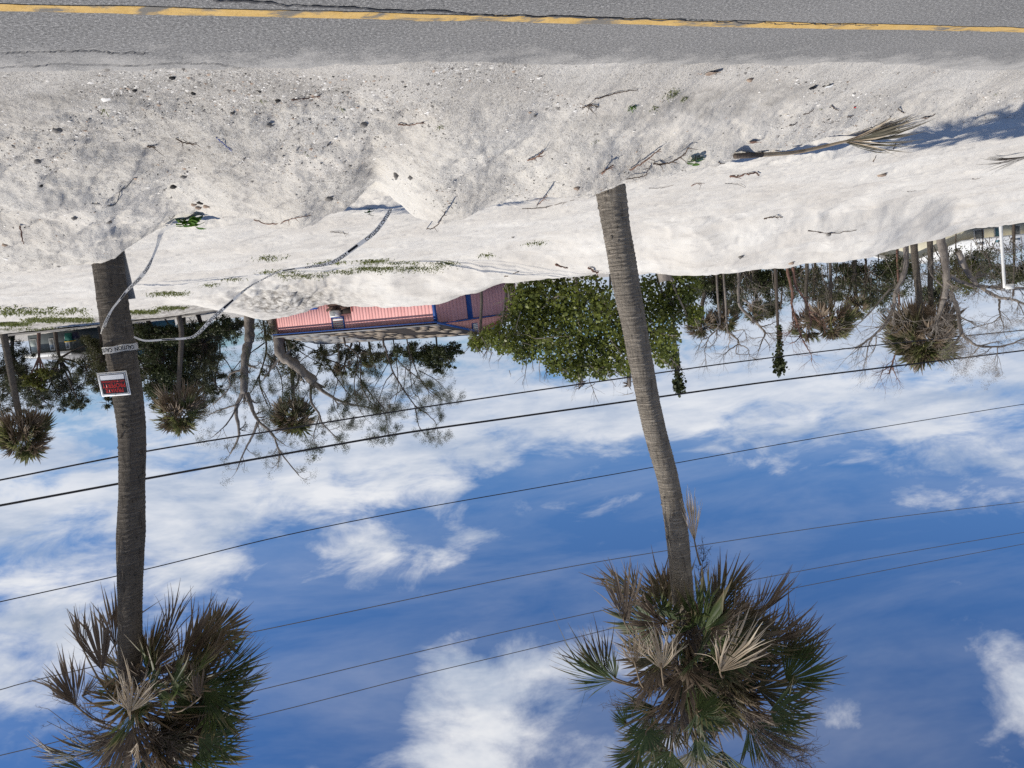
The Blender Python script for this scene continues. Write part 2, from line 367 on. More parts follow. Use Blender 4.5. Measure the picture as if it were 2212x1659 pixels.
M_LBRIGHT = leafmat('leaves_bright_green', (0.11, 0.22, 0.025), (0.06, 0.13, 0.015), None, 0.4, 20)
M_GRASS = leafmat('grass_blades', (0.17, 0.19, 0.045), (0.085, 0.105, 0.025), None, 0.35, 3)
M_WIRE = plain('black_cable', (0.012, 0.012, 0.016), (0.008, 0.008, 0.01), 4, 0.6)
M_WIREG = plain('bare_grey_wire', (0.10, 0.10, 0.105), (0.07, 0.07, 0.075), 4, 0.5)
M_TAPE = leafmat('white_plastic_tape', (0.90, 0.88, 0.84), (0.80, 0.79, 0.76), None, 0.55, 9, 0.35)
M_INK = plain('black_ink', (0.02, 0.02, 0.022), (0.014, 0.014, 0.015), 8, 0.5)
M_SIGNW = plain('sign_white', (0.82, 0.83, 0.84), (0.70, 0.71, 0.72), 5, 0.4)
M_SIGNK = plain('sign_black', (0.012, 0.012, 0.018), (0.02, 0.02, 0.026), 5, 0.4)
M_SIGNR = plain('sign_red', (0.62, 0.035, 0.03), (0.5, 0.03, 0.026), 5, 0.45)
M_STICK = plain('dry_stick', (0.13, 0.09, 0.065), (0.06, 0.045, 0.035), 14, 0.9)
M_STICKR = plain('reddish_stick', (0.23, 0.13, 0.095), (0.12, 0.075, 0.055), 14, 0.9)
M_WOODG = plain('weathered_board', (0.31, 0.31, 0.31), (0.2, 0.2, 0.2), 5, 0.9, 0.4, 30, 0.01, (1, 1, 0.2))
M_STONE = plain('grey_stone', (0.27, 0.255, 0.235), (0.13, 0.12, 0.11), 9, 0.9, 0.5, 40, 0.01)
M_STONED = plain('black_stone', (0.045, 0.042, 0.04), (0.02, 0.019, 0.018), 9, 0.8, 0.5, 40, 0.01)
M_STONEP = plain('broken_shell_stone', (0.46, 0.36, 0.28), (0.22, 0.16, 0.12), 14, 0.85, 0.4, 40, 0.01)
M_SHELLW = plain('white_shell', (0.78, 0.76, 0.72), (0.62, 0.59, 0.54), 3, 0.7)
M_PINK = plain('pink_siding', (0.70, 0.37, 0.35), (0.62, 0.31, 0.295), 3.0, 0.8, 0.25, 30, 0.01, (1, 1, 0.25))
M_BLUE = plain('blue_trim', (0.018, 0.075, 0.27), (0.014, 0.055, 0.21), 4, 0.6)
# ------------------------------------------------------------------ road
E0, E1 = ground0(0, 147)[:2], ground0(2212, 157)[:2]              # where the sand meets the asphalt
Y0, Y1 = ground0(0, 15)[:2], ground0(2212, 65)[:2]                # yellow line
RT = nrm(Y1 - Y0); RN = np.array([RT[1], -RT[0]])                 # along the road / away from the camera
if RN[1] < 0: RN = -RN
E_N = 0.5 * ((E0 @ RN) + (E1 @ RN)); Y_N = Y0 @ RN
def rp(s, n, z): q = RT * s + RN * n; return (q[0], q[1], z)
def strip(name, n0, n1, z, mat, s0=-160, s1=160, parent=None, kind='structure'):
    ss = np.linspace(s0, s1, 65); V = []; 
    for s in ss: V += [rp(s, n0, z), rp(s, n1, z)]
    F = [(2 * i, 2 * i + 2, 2 * i + 3, 2 * i + 1) for i in range(len(ss) - 1)]
    o = mk(name, V, F, mat, parent, org=(0, 0, 0))
    if parent is None: tag(o, kind=kind)
    return o
road = strip('road', Y_N - 9.0, E_N + 0.5, 0.0, M_ASPH)
# worn yellow line: ragged edges, laid on the asphalt
ss = np.arange(-60, 60, 0.04); e = fbm(ss * 2.2, ss * 0 + 3.3, 4, 5) * 0.022; e2 = fbm(ss * 2.2, ss * 0 + 9.3, 4, 9) * 0.03
V = []
for s, a, b_ in zip(ss, e, e2): V += [rp(s, Y_N - 0.046 + b_ * 1.3, 0.004), rp(s, Y_N + 0.046 + a, 0.004)]
o = mk('yellow_line', V, np.array([(2 * i, 2 * i + 2, 2 * i + 3, 2 * i + 1) for i in range(len(ss) - 1)]), M_PAINT, road, org=(0, 0, 0)); tag(o, 'worn yellow road line with flaking paint')
M_TAR = plain('old_tar', (0.035, 0.035, 0.037), (0.075, 0.073, 0.072), 20, 0.8, 0.4, 60, 0.01)
def tar_seam(pts, w, z=0.006, seed=1):
    pts = np.asarray(pts); k = len(pts); T = np.gradient(pts, axis=0); T /= np.linalg.norm(T, axis=1)[:, None]
    Nn = np.stack([-T[:, 1], T[:, 0]], 1); ww = w * (0.35 + 1.3 * np.abs(fbm(np.arange(k) * 0.31, np.arange(k) * 0 + seed, 3, seed)))
    V = np.zeros((2 * k, 3)); V[0::2, :2] = pts - Nn * ww[:, None]; V[1::2, :2] = pts + Nn * ww[:, None]; V[:, 2] = z
    return mk('crack', V, np.array([(2 * i, 2 * i + 2, 2 * i + 3, 2 * i + 1) for i in range(k - 1)]), M_TAR, road, org=(0, 0, 0))
def seam_along(pxs, w, seed):
    c = spline([ground0(x, y)[:2] for x, y in pxs], 160)
    j = fbm(np.arange(160) * 0.22, np.arange(160) * 0 + seed, 4, seed) * 0.03
    c = c + RN[None, :] * j[:, None]; tar_seam(c, w, 0.006, seed)
seam_along([(-80, 145), (60, 143), (140, 138), (250, 141), (380, 137), (450, 136), (520, 146)], 0.005, 21)
seam_along([(-60, 112), (60, 113), (170, 110), (260, 113), (320, 116)], 0.006, 22)
seam_along([(460, -2), (600, 8), (700, 13), (900, 22), (1100, 32), (1300, 38), (1480, 42)], 0.012, 23)
seam_along([(1480, 42), (1700, 50), (1900, 52)], 0.006, 24)

# ------------------------------------------------------------------ the sand: one height field from the road to the horizon
NEAR = [  # crest of the pushed-up sand: photo x, photo y, distance, length of the back slope
    (-400, 640, 9.4, 1.6), (-150, 604, 9.0, 1.6), (0, 588, 8.9, 1.4), (120, 580, 8.85, 1.2), (200, 572, 8.82, 0.9), (240, 556, 8.80, 0.8), (264, 540, 8.80, 0.8), (330, 510, 8.75, 0.8), (375, 486, 8.7, 0.8), (434, 466, 8.6, 0.8),
    (503, 470, 8.5, 0.8), (555, 474, 8.5, 0.8), (625, 492, 8.45, 0.8), (660, 496, 8.4, 0.8), (694, 481, 8.35, 0.8), (750, 455, 8.25, 0.8), (793, 425, 8.15, 0.8), (817, 416, 8.12, 0.8), (838, 430, 8.12, 0.8), (859, 448, 8.15, 0.8),
    (908, 469, 8.2, 0.8), (956, 482, 8.2, 0.8), (1012, 476, 8.15, 0.8), (1042, 466, 8.1, 0.8), (1095, 450, 8.05, 0.8), (1160, 438, 8.0, 0.8), (1234, 425, 8.0, 0.8), (1283, 410, 8.02, 0.8), (1348, 388, 8.05, 0.9), (1450, 370, 8.1, 1.2),
    (1600, 342, 8.3, 2.0), (1700, 320, 8.45, 3.0), (1800, 302, 8.6, 3.5), (1900, 290, 8.7, 4.0), (2100, 268, 8.95, 4.0), (2212, 256, 9.1, 4.0), (2600, 225, 9.9, 4.0)]
FAR = [  # crest of the sand bank further back
    (340, 640, 24), (420, 655, 25), (480, 672, 26), (560, 686, 27), (600, 681, 27), (640, 673, 27), (700, 656, 27), (760, 655, 27), (850, 661, 26), (930, 656, 26), (1000, 641, 25), (1090, 611, 24), (1200, 597, 23),
    (1290, 588, 22), (1400, 590, 22), (1500, 590, 21), (1620, 584, 21), (1800, 566, 21), (1900, 549, 21), (2000, 526, 22), (2060, 502, 23), (2100, 490, 23), (2212, 473, 23), (2500, 440, 23)]
def flat(Y): return 0.35 + 0.021 * (np.minimum(Y, 42) - 9.5)
nearW = [(lambda p: (p[0] / p[1], p[1], p[2]))(P(x, y, Yd)) + (bl,) for x, y, Yd, bl in NEAR]
farW = [(lambda p: (p[0] / p[1], p[1], p[2]))(P(x, y, Yd)) for x, y, Yd in FAR]
_TC = {}
def tabf(tab, u, c):
    key = (id(tab), c)
    if key not in _TC:      # resample and round off the corners of the table
        t = sorted(tab); g = np.linspace(-2.6, 2.6, 5201); v = np.interp(g, [a[0] for a in t], [a[c] for a in t])
        k = np.hanning(19); k /= k.sum(); v = np.convolve(np.pad(v, 9, mode='edge'), k, 'valid'); _TC[key] = (g, v)
    return np.interp(u, *_TC[key])
def ysurf(x, y, it=6):
    """rough point of the front face of the berm under a photo point (used to lay out ridges)"""
    d = ray(x, y); Yq = 7.0
    for _ in range(40):
        q = CAM + d * (Yq / d[1]); z = face_z(q[0], q[1]); Yq = max(4.5, min(9.5, Yq + (q[2] - z) / max(0.12, -d[2] / d[1] + 0.1) * 0.5))
    return q
EDGE = [(lambda q: (q[0] / q[1], q[:2] @ RN - E_N))(ground0(x, y)) for x, y in ((-300, 150), (0, 147), (200, 146), (400, 145), (520, 149), (700, 150), (850, 141), (1000, 135), (1150, 132), (1350, 134), (1500, 140), (1650, 139), (1800, 140), (1950, 143), (2212, 154), (2500, 165))]
def face_z(X, Yv):
    u = X / Yv; Yc = tabf(nearW, u, 1); zc = tabf(nearW, u, 2)
    n = X * RN[0] + Yv * RN[1] - E_N - tabf(EDGE, u, 1) + 0.16 * fbm((X * RT[0] + Yv * RT[1]) * 1.3, X * 0 + 2.2, 5, 91, 0.6); nc = (u * Yc) * RN[0] + Yc * RN[1] - E_N
    s = np.clip(n / np.maximum(nc, 0.5), -0.4, 1); a = np.interp(u, [-0.6, -0.2, 0.2], [0.95, 0.6, 0.42]); return np.where(s < 0, s * 0.25, zc * (a * s + (1 - a) * s * s))
RIDGES = [  # polyline in the photo, height, width
    ([(817, 416), (835, 380), (862, 330), (890, 270)], -0.085, 0.15), ([(1055, 464), (1110, 400), (1170, 330), (1205, 250)], -0.075, 0.22),
    ([(470, 270), (540, 370), (630, 490)], 0.075, 0.24), ([(130, 330), (230, 360), (347, 395)], 0.05, 0.14), ([(930, 478), (970, 400), (1000, 300)], 0.05, 0.25),
    ([(400, 470), (330, 400), (300, 310)], -0.055, 0.25), ([(20, 440), (110, 430), (220, 450)], 0.05, 0.16), ([(740, 380), (770, 300), (790, 240)], 0.03, 0.2),
    ([(1250, 420), (1290, 330), (1310, 250)], 0.04, 0.2), ([(1790, 392), (1870, 335), (1960, 285)], 0.05, 0.10), ([(1730, 350), (1800, 318), (1840, 300)], 0.03, 0.10), ([(1900, 400), (2020, 345), (2130, 300)], 0.045, 0.11),
    ([(1600, 420), (1700, 370), (1790, 330)], 0.03, 0.10), ([(560, 220), (760, 215), (980, 205)], -0.02, 0.25), ([(930, 215), (1200, 210), (1560, 205), (2212, 215)], -0.03, 0.16)]
RID3 = []
for pl, h, w in RIDGES:
    c = spline([ysurf(*p)[:2] for p in pl], 14); RID3.append((c, h, w))
us = np.concatenate([np.linspace(-2.2, -0.86, 60), np.arange(-0.85, 0.85, 0.0020), np.linspace(0.86, 2.2, 60)])
ws = np.concatenate([np.linspace(1 / 2.2, 1 / 4.35, 100)[:-1], np.linspace(1 / 4.35, 1 / 12.0, 330), np.linspace(1 / 12.0, 1 / 40.0, 165)[1:], np.linspace(1 / 40, 1 / 900, 40)[1:]])
U, W = np.meshgrid(us, ws); YY = 1 / W; XX = U * YY
def terrain(X, Yv):
    u = X / Yv
    Yc = tabf(nearW, u, 1); zc = tabf(nearW, u, 2); bl = tabf(nearW, u, 3)
    zf = face_z(X, Yv); fl = flat(Yv)
    t = smooth((Yv - Yc) / bl); back = zc + (fl - zc) * t
    crest_noise = fbm(u * 20, Yv * 1.5, 3, 31) * 0.03
    z = np.where(Yv < Yc, zf, back)
    near = np.exp(-((Yv - Yc) / 0.6) ** 2); z = z + near * crest_noise
    # far bank
    Yf = tabf(farW, u, 1); zfc = tabf(farW, u, 2); dz = np.maximum(zfc - flat(Yf), 0)
    edge = smooth((np.array(sorted(farW)[-1][0]) + 0.02 - u) / 0.05); dz = dz * edge
    up = smooth((Yv - (Yf - 6.0)) / 6.0) ** 1.15; dn = smooth((Yv - Yf) / 7.0)
    bank = np.where(Yv < Yf, up, 1 - 1.25 * dn) * dz
    z = z + bank
    # relief
    n = X * RN[0] + Yv * RN[1] - E_N
    off = smooth(n / 0.9)
    for c, h, w in RID3:
        lo, hi = c.min(0) - 0.8, c.max(0) + 0.8
        m = (X > lo[0]) & (X < hi[0]) & (Yv > lo[1]) & (Yv < hi[1])
        if not m.any(): continue
        px, py = X[m], Yv[m]; d2 = np.full(px.shape, 9.0)
        for a, b_ in zip(c[:-1], c[1:]):
            ab = b_ - a; tt = np.clip(((px - a[0]) * ab[0] + (py - a[1]) * ab[1]) / (ab @ ab), 0, 1)
            d2 = np.minimum(d2, (px - a[0] - tt * ab[0]) ** 2 + (py - a[1] - tt * ab[1]) ** 2)
        add = np.zeros(X.shape); add[m] = h * np.exp(-d2 / (2 * w * w)); z = z + add * off
    lump = fbm(X * 1.5, Yv * 1.5, 3, 3, 0.42) * 0.085 * off * smooth((30 - Yv) / 10 + 1) * np.where(Yv < 10, 1.0, 0.55)
    foot = fbm(X * 6.5, Yv * 6.5, 3, 8); foot = np.where(foot < -0.12, foot + 0.12, 0) * 0.045 * off
    fine = fbm(X * 17, Yv * 17, 4, 13, 0.65) * 0.006 * (0.35 + 0.65 * off) * smooth((16 - Yv) / 6)
    crumb = (0.16 - np.abs(fbm(X * 2.3 + Yv * .6, Yv * 3.0, 5, 83, 0.6))) * 0.085 * off * smooth((10.5 - Yv) / 1.0) * (0.45 + 0.55 * smooth((u + 0.35) / 0.5))
    ss_ = X * RT[0] + Yv * RT[1]; rill = (0.15 - np.abs(fbm(ss_ * 1.7 + n * 1.1, n * 0.6 + 4, 4, 87, 0.55))) * 0.10 * smooth((n - .5) / 1.2) * smooth((10.5 - Yv) / 1.0)
    drift = fbm(X * 0.35 + Yv * 0.12, Yv * 1.1, 5, 23, 0.58) * 0.11 * smooth((Yv - 10) / 4)
    bankr = (0.2 - np.abs(fbm(X * 0.55 + Yv * .25, Yv * 0.25, 4, 27))) * 0.22 * smooth((Yv - Yf + 7) / 3) * smooth((60 - Yv) / 20) * np.minimum(dz, 1)
    # churned patch on the bank in front of the pink house
    uc = P(640, 640, 24); chm = np.exp(-(((X - uc[0]) / 1.9) ** 2 + ((Yv - uc[1]) / 2.6) ** 2))
    churn = fbm(X * 2.6, Yv * 2.0, 4, 37) * 0.35 * chm
    for cx, cy, hh_, rr_ in ((P(232, 560, 9.06)[0], 9.06, .05, .34), (P(1316, 395, 8.5)[0], 8.5, .05, .32)): z = z + hh_ * np.exp(-((X - cx) ** 2 + (Yv - cy) ** 2) / (2 * rr_ * rr_))
    return z + lump + foot + fine + crumb + rill + drift + bankr + churn
ZZ = terrain(XX, YY)
def zat(X, Yv): return float(terrain(np.array([[float(X)]]), np.array([[float(Yv)]]))[0, 0])
_rows, _cols = U.shape
_zi = ZZ
def zgrid(X, Yv):
    """height of the built mesh at arrays of points"""
    X = np.asarray(X, float); Yv = np.asarray(Yv, float); u = X / Yv; w = 1 / Yv
    ci = np.clip(np.interp(u, us, np.arange(_cols)), 0, _cols - 1.001); ri = np.clip(np.interp(-w, -ws, np.arange(_rows)), 0, _rows - 1.001)
    c0 = ci.astype(int); r0 = ri.astype(int); fc = ci - c0; fr = ri - r0
    return (_zi[r0, c0] * (1 - fc) + _zi[r0, c0 + 1] * fc) * (1 - fr) + (_zi[r0 + 1, c0] * (1 - fc) + _zi[r0 + 1, c0 + 1] * fc) * fr
def hit(x, y, ymin=4.6, ymax=80):
    """where the ray through a photo point first meets the sand"""
    d = ray(x, y); Yq = np.concatenate([np.arange(ymin, 12, 0.01), np.arange(12, ymax, 0.05)])
    q = CAM[None, :] + d[None, :] * (Yq / d[1])[:, None]; dz = q[:, 2] - zgrid(q[:, 0], q[:, 1])
    k = np.argmax(dz < 0) if (dz < 0).any() else len(Yq) - 1
    return np.array([q[k, 0], q[k, 1], zgrid(q[k:k + 1, 0], q[k:k + 1, 1])[0]])
idx = np.arange(_rows * _cols).reshape(_rows, _cols)
F = np.stack([idx[:-1, :-1], idx[:-1, 1:], idx[1:, 1:], idx[1:, :-1]], -1).reshape(-1, 4)
nn = XX * RN[0] + YY * RN[1] - E_N
Ycg = tabf(nearW, U, 1)
shel = np.clip(1.0 - smooth((nn - 0.8) / 3.2) * 0.55, 0, 1) * smooth((Ycg + 0.35 - YY) / 0.5) * np.interp(U, [-0.75, -0.25, 0.05, 0.6], [0.55, 0.62, 0.9, 1.0])
shel = np.clip(shel * (0.75 + 0.9 * fbm(XX * 1.3, YY * 1.3, 4, 41)), 0, 1) + 0.10
shel = np.where(nn < 0.5, np.maximum(shel, 0.55), shel)
_uc = P(630, 655, 25); dirt = 1.3 * np.exp(-(((XX - _uc[0]) / 1.7) ** 2 + ((YY - _uc[1]) / 2.4) ** 2))
dirt = dirt + smooth((YY - 30) / 8) * 0.8 * (U > 0.3) + smooth((YY - 31) / 6) * 1.0
dirt = dirt + 0.55 * smooth((0.55 - np.abs(nn - 0.42)) / 0.5) * np.clip(0.2 + 2.2 * fbm(XX * 0.9, YY * 2.5, 4, 51), 0, 1)
dirt = np.clip(dirt, 0, 1)
sand = mk('sand_ground', np.stack([XX, YY, ZZ], -1).reshape(-1, 3), F, M_SAND, None, True, None, {'shelly': shel.ravel(), 'dirt': dirt.ravel()}, org=(0, 0, 0))
tag(sand, kind='structure')
# the land goes on behind and beside the camera
g = mk('ground', [(-1500, -1500, -0.6), (1500, -1500, -0.6), (1500, 1500, -0.6), (-1500, 1500, -0.6)], [(0, 1, 2, 3)], M_SAND, None, org=(0, 0, 0)); tag(g, kind='structure')

# far street seen edge on at the left of the photograph
def sheet_on_sand(name, outline_fn, n, m, mat, lift):
    V = [];
    for i in range(n):
        for j in range(m):
            X, Yv = outline_fn(i / (n - 1), j / (m - 1)); V.append((X, Yv, zgrid(np.array([X]), np.array([Yv]))[0] + lift))
    Fq = [(i * m + j, (i + 1) * m + j, (i + 1) * m + j + 1, i * m + j + 1) for i in range(n - 1) for j in range(m - 1)]
    return mk(name, V, Fq, mat, None, org=(0, 0, 0))
M_STREET = plain('dusty_street', (0.21, 0.195, 0.175), (0.14, 0.13, 0.115), 0.6, 0.9, mscale=(0.3, 2, 1))
_a, _b = P(-500, 775, 38)[:2], P(560, 690, 44)[:2]
st = sheet_on_sand('street', lambda a, b_: tuple(_a * (1 - a) + _b * a + np.array([0.25, 1.0]) * (b_ * 6.5)), 40, 8, M_STREET, 0.06); tag(st, kind='structure')
# ------------------------------------------------------------------ palms
GRAV = np.array([0, 0, -1.0])
def frond(MBf, H, A, Nv, L, spread, n=30, droop=0.18, curl=0.10, cup=0.15, fuse=0.62, seed=0, wind=None, stations=(0, .31, .62, .76, .89, 1.0), fold=0.35, split=0.0, kink=0.14):
    """a fan leaf: pleated, fused near the stalk, split into tapering drooping tips"""
    r = np.random.RandomState(seed); A = nrm(A); Nv = nrm(Nv - A * (Nv @ A)); S = np.cross(Nv, A)
    dphi = 2 * spread / n; st = np.array(stations); W = np.zeros(3) if wind is None else np.asarray(wind, float)
    for i in range(n):
        ph = -spread + dphi * (i + 0.5) + r.normal(0, dphi * 0.25)
        if r.rand() < split: continue
        d = math.cos(ph) * A + math.sin(ph) * S + Nv * cup * (abs(ph) / spread) ** 2 * r.uniform(0.5, 1.5); d = nrm(d)
        l = L * (1 - 0.32 * (abs(ph) / max(spread, 0.3)) ** 1.6) * r.uniform(0.82, 1.08)
        side = nrm(np.cross(Nv, d)); up = np.cross(d, side)
        tw = r.normal(0, curl); tw2 = r.normal(0, curl); dr = droop * r.uniform(0.4, 1.7)
        t = st[:, None]
        p = H + d * l * t + GRAV * (dr * l * t ** 2.4) + W * (l * t ** 2.0) + side * (tw * l * t ** 2.5) + up * (tw2 * l * t ** 2.5)
        if r.rand() < kink: p = p + GRAV * (l * r.uniform(.1, .7) * np.maximum(t - r.uniform(.6, .8), 0)) + side * (l * r.normal(0, .5) * np.maximum(t - .62, 0)) + up * (l * r.normal(0, .5) * np.maximum(t - .62, 0))
        w0 = math.tan(dphi / 2) * l * fuse * 1.25
        w = np.where(st <= fuse, w0 * st / fuse, w0 * (1 - ((st - fuse) / (1 - fuse)) ** 1.15)); w = np.maximum(w, 0.0012)
        rot = r.normal(0, 0.35 + curl * 3) * st; sd = side[None, :] * np.cos(rot)[:, None] + up[None, :] * np.sin(rot)[:, None]
        c = p + up * (fold * w)[:, None]
        k = len(st); V = np.concatenate([p - sd * w[:, None], c, p + sd * w[:, None]])
        Fc = []
        for j in range(k - 1): Fc += [(j, j + 1, k + j + 1, k + j), (k + j, k + j + 1, 2 * k + j + 1, 2 * k + j)]
        MBf.add(V, Fc, np.tile(st, 3))
def stalk(pts, r0, r1, n=12, k=6):
    c = spline(pts, n); return tube(c, np.linspace(r0, r1, n), k)
def trunk_mesh(pts, rad, ring, k=40, amp=0.03, step=0.012, seed=0):
    """ringed palm trunk: leaf-scar rings that wander round the stem"""
    pts = np.asarray(pts, float); Ls = np.concatenate([[0], np.cumsum(np.linalg.norm(np.diff(pts, axis=0), axis=1))]); n = int(Ls[-1] / step)
    c = spline(pts, n); hh = np.linspace(0, Ls[-1], n); rr = np.interp(np.linspace(0, len(pts) - 1, n), np.arange(len(pts)), rad)
    th = np.arange(k) * 2 * math.pi / k; H, T = np.meshgrid(hh, th, indexing='ij')
    sp = np.interp(hh, *ring); phase = np.cumsum(step / sp)[:, None] + 0.30 * np.sin(T + 0.5) + 0.55 * fbm(np.cos(T) * 1.2 + H * 1.5 + 5, np.sin(T) * 1.2 + 7, 3, 60 + seed)
    saw = phase - np.floor(phase); ridge = np.exp(-((saw - 0.82) / 0.16) ** 2) * np.clip(0.55 + 1.6 * fbm(T * 2.5 + 3, H * 14, 2, 66 + seed), 0, 1)
    rough = fbm(np.cos(T) * 7 + H * 0.6, np.sin(T) * 7 + H * 3, 3, 70 + seed) * 0.035
    rad_ = rr[:, None] * (1 + amp * (ridge - 0.3) + rough + 0.03 * fbm(np.cos(T) * 1.2, H * 3.0 + np.sin(T), 2, 75 + seed))
    V = c[:, None, :] + np.stack([np.cos(T), np.sin(T), 0 * T], -1) * rad_[..., None]
    idx = np.arange(n * k).reshape(n, k); F = np.stack([idx[:-1], np.roll(idx, -1, 1)[:-1], np.roll(idx, -1, 1)[1:], idx[1:]], -1).reshape(-1, 4)
    return V.reshape(-1, 3), F, ridge.ravel(), c
MF = {'g': M_FGREEN, 'b': M_FBROWN, 'o': M_FOLIVE, 't': M_FTAN}
def hero_palm(label, cent, base_extra, ring, mat, fronds, ytop, Yd, zx, fills, seed, crown_off, twigs, amp=0.03):
    pts = [P(x, y, Yv) for x, y, w, Yv in cent]; rad = [w * 0.5 * np.linalg.norm(p - CAM) * (FWD @ nrm(p - CAM)) / FPX * 0.97 for (x, y, w, Yv), p in zip(cent, pts)]
    pts = [pts[0] - np.array(base_extra)] + pts; rad = [rad[0] * 1.05] + rad
    root = thing('palm_tree', pts[0], label, 'palm tree')
    V, F, rg, c = trunk_mesh(pts, rad, ring, amp=amp, seed=seed)
    mk('trunk', V, F, mat, root, True, None, {'ring': rg})
    top = c[-1]; axis_line = c; r = np.random.RandomState(seed)
    for i, f in enumerate(fronds):
        (hx, hy), (tx, ty), typ, sp, dy, base = f[:6]; kw = f[6] if len(f) > 6 else {}
        Hh = P(*zx(hx, hy), Yd + dy); Tt = P(*zx(tx, ty), Yd + dy + kw.pop('dt', r.uniform(-0.12, 0.12)))
        A = Tt - Hh; L = np.linalg.norm(A); tocam = nrm(CAM - Hh); N0 = tocam + 0.5 * r.normal(0, 1, 3)
        m = MB(); frond(m, Hh, A, N0, L * 1.10, R(sp * 1.12), n=kw.pop('n', max(16, int(sp * 0.8))), seed=seed * 100 + i, **{**dict(droop=0.10 if typ in 'go' else 0.06, curl=0.07 if typ in 'go' else (0.17 if typ == 't' else 0.11), cup=0.2, fold=0.35 if typ != 't' else 0.7, kink=.14 if typ != 't' else .5), **kw})
        fo = m.make('frond', MF[typ], root, False, 't')
        B = P(*zx(*base), Yd + dy * 0.35) if base else top + np.array([r.uniform(-.1, .1), r.uniform(-.1, .1), r.uniform(0, .25)])
        mid = 0.5 * (B + Hh) + np.array([0, 0, 0.10 * np.linalg.norm(Hh - B)])
        Vs, Fs = stalk([B, mid, Hh - nrm(A) * 0.0, Hh + nrm(A) * L * 0.14], 0.014, 0.006, 12, 6); mk('stalk', Vs, Fs, M_PET, fo, True)
    # the inner mass of fronds, swept by the storm wind to one side
    for i in range(fills[0]):
        a = r.uniform(0, 2 * math.pi); el = r.uniform(-0.35, 1.3); d = np.array([math.cos(a) * math.cos(el), math.sin(a) * math.cos(el), math.sin(el)])
        d = nrm(d + np.array([-fills[1], 0, 0.0])); pl = r.uniform(0.15, 0.75) * (1.25 if d[0] < -0.2 else 0.9); B = top + np.array([0, 0, 0.10 + 0.25 * max(el, 0)]) + d * 0.05
        Hh = B + d * pl + np.array([0, 0, -0.12 * pl]) + np.array(crown_off)
        A = nrm(d * 1.0 + np.array([-0.35, 0, -0.30 + 0.35 * el]) + r.normal(0, .28, 3)); Hh = Hh + np.array([0, max(0, .25 - Hh[1] + top[1]) * .5 if i % 3 else 0, 0]); typ = r.choice(list('ggoobbg'))
        m = MB(); frond(m, Hh, A, r.normal(0, 1, 3) + nrm(CAM - Hh) * 0.8, r.uniform(0.5, 0.72), R(r.uniform(45, 95)), n=34, seed=seed * 100 + 50 + i, droop=r.uniform(.03, .2), curl=0.07, split=0.05)
        fo = m.make('frond', MF[typ], root, False, 't')
        Vs, Fs = stalk([B, 0.5 * (B + Hh) + np.array([0, 0, .05]), Hh, Hh + A * 0.08], 0.013, 0.006, 8, 5); mk('stalk', Vs, Fs, M_PET, fo, True)
    # old flower stalks: wiry, branching, dead
    for (bx, by), (tx, ty), nb, dy, ln in twigs:
        B = P(*zx(bx, by), Yd + dy * 0.5); T = P(*zx(tx, ty), Yd + dy); m = MB(); c = spline([B, 0.5 * (B + T) + np.array([0, 0, .06]), T], 14); m.tube(c, np.linspace(0.008, 0.003, 14), 4)
        for j in range(nb):
            q = c[r.randint(3, 14)]; d = nrm(nrm(T - B) + r.normal(0, .55, 3)); l = ln * r.uniform(.5, 1.2)
            sub = spline([q, q + d * l * .5 + r.normal(0, .02, 3), q + d * l + GRAV * l * .2], 7); m.tube(sub, np.linspace(0.0032, 0.0016, 7), 3, False)
            for jj in range(4):
                q2 = sub[r.randint(1, 7)]; d2 = nrm(d + r.normal(0, .7, 3)); m.tube([q2, q2 + d2 * l * .2 + r.normal(0, .008, 3), q2 + d2 * l * .38], [0.0020, 0.0015, 0.001], 3, False)
        m.make('flower_stalk', M_TWIG, root)
    # ragged old leaf bases round the top of the trunk
    for i in range(22):
        a = r.uniform(0, 2 * math.pi); z = r.uniform(-0.22, 0.25); o = np.array([math.cos(a), math.sin(a), 0]); rr = rad[-1] * 0.95
        B = top + o * rr + np.array([0, 0, z - 0.06]); T = B + o * r.uniform(.06, .16) + np.array([0, 0, r.uniform(.05, .22)])
        Vs, Fs = stalk([B, 0.5 * (B + T) + o * 0.02, T], 0.026, 0.012, 6, 5); mk('leaf_base', Vs, Fs, M_PET, root, True)
    for i in range(14):
        k = r.randint(60, len(axis_line) - 60); a = r.uniform(3.3, 6.1); o = np.array([math.cos(a), math.sin(a), 0]); rr = np.interp(k / len(axis_line) * (len(rad) - 1), np.arange(len(rad)), rad); B = axis_line[k] + o * rr * .93; T = B + o * r.uniform(.012, .035) + np.array([r.normal(0, .012), 0, r.uniform(.01, .04)])
        Vs, Fs = stalk([B, .5 * (B + T) + o * .004, T], r.uniform(.012, .022), .004, 5, 5); mk('bark_stub', Vs, Fs, mat, root, True)
    return root, top, axis_line

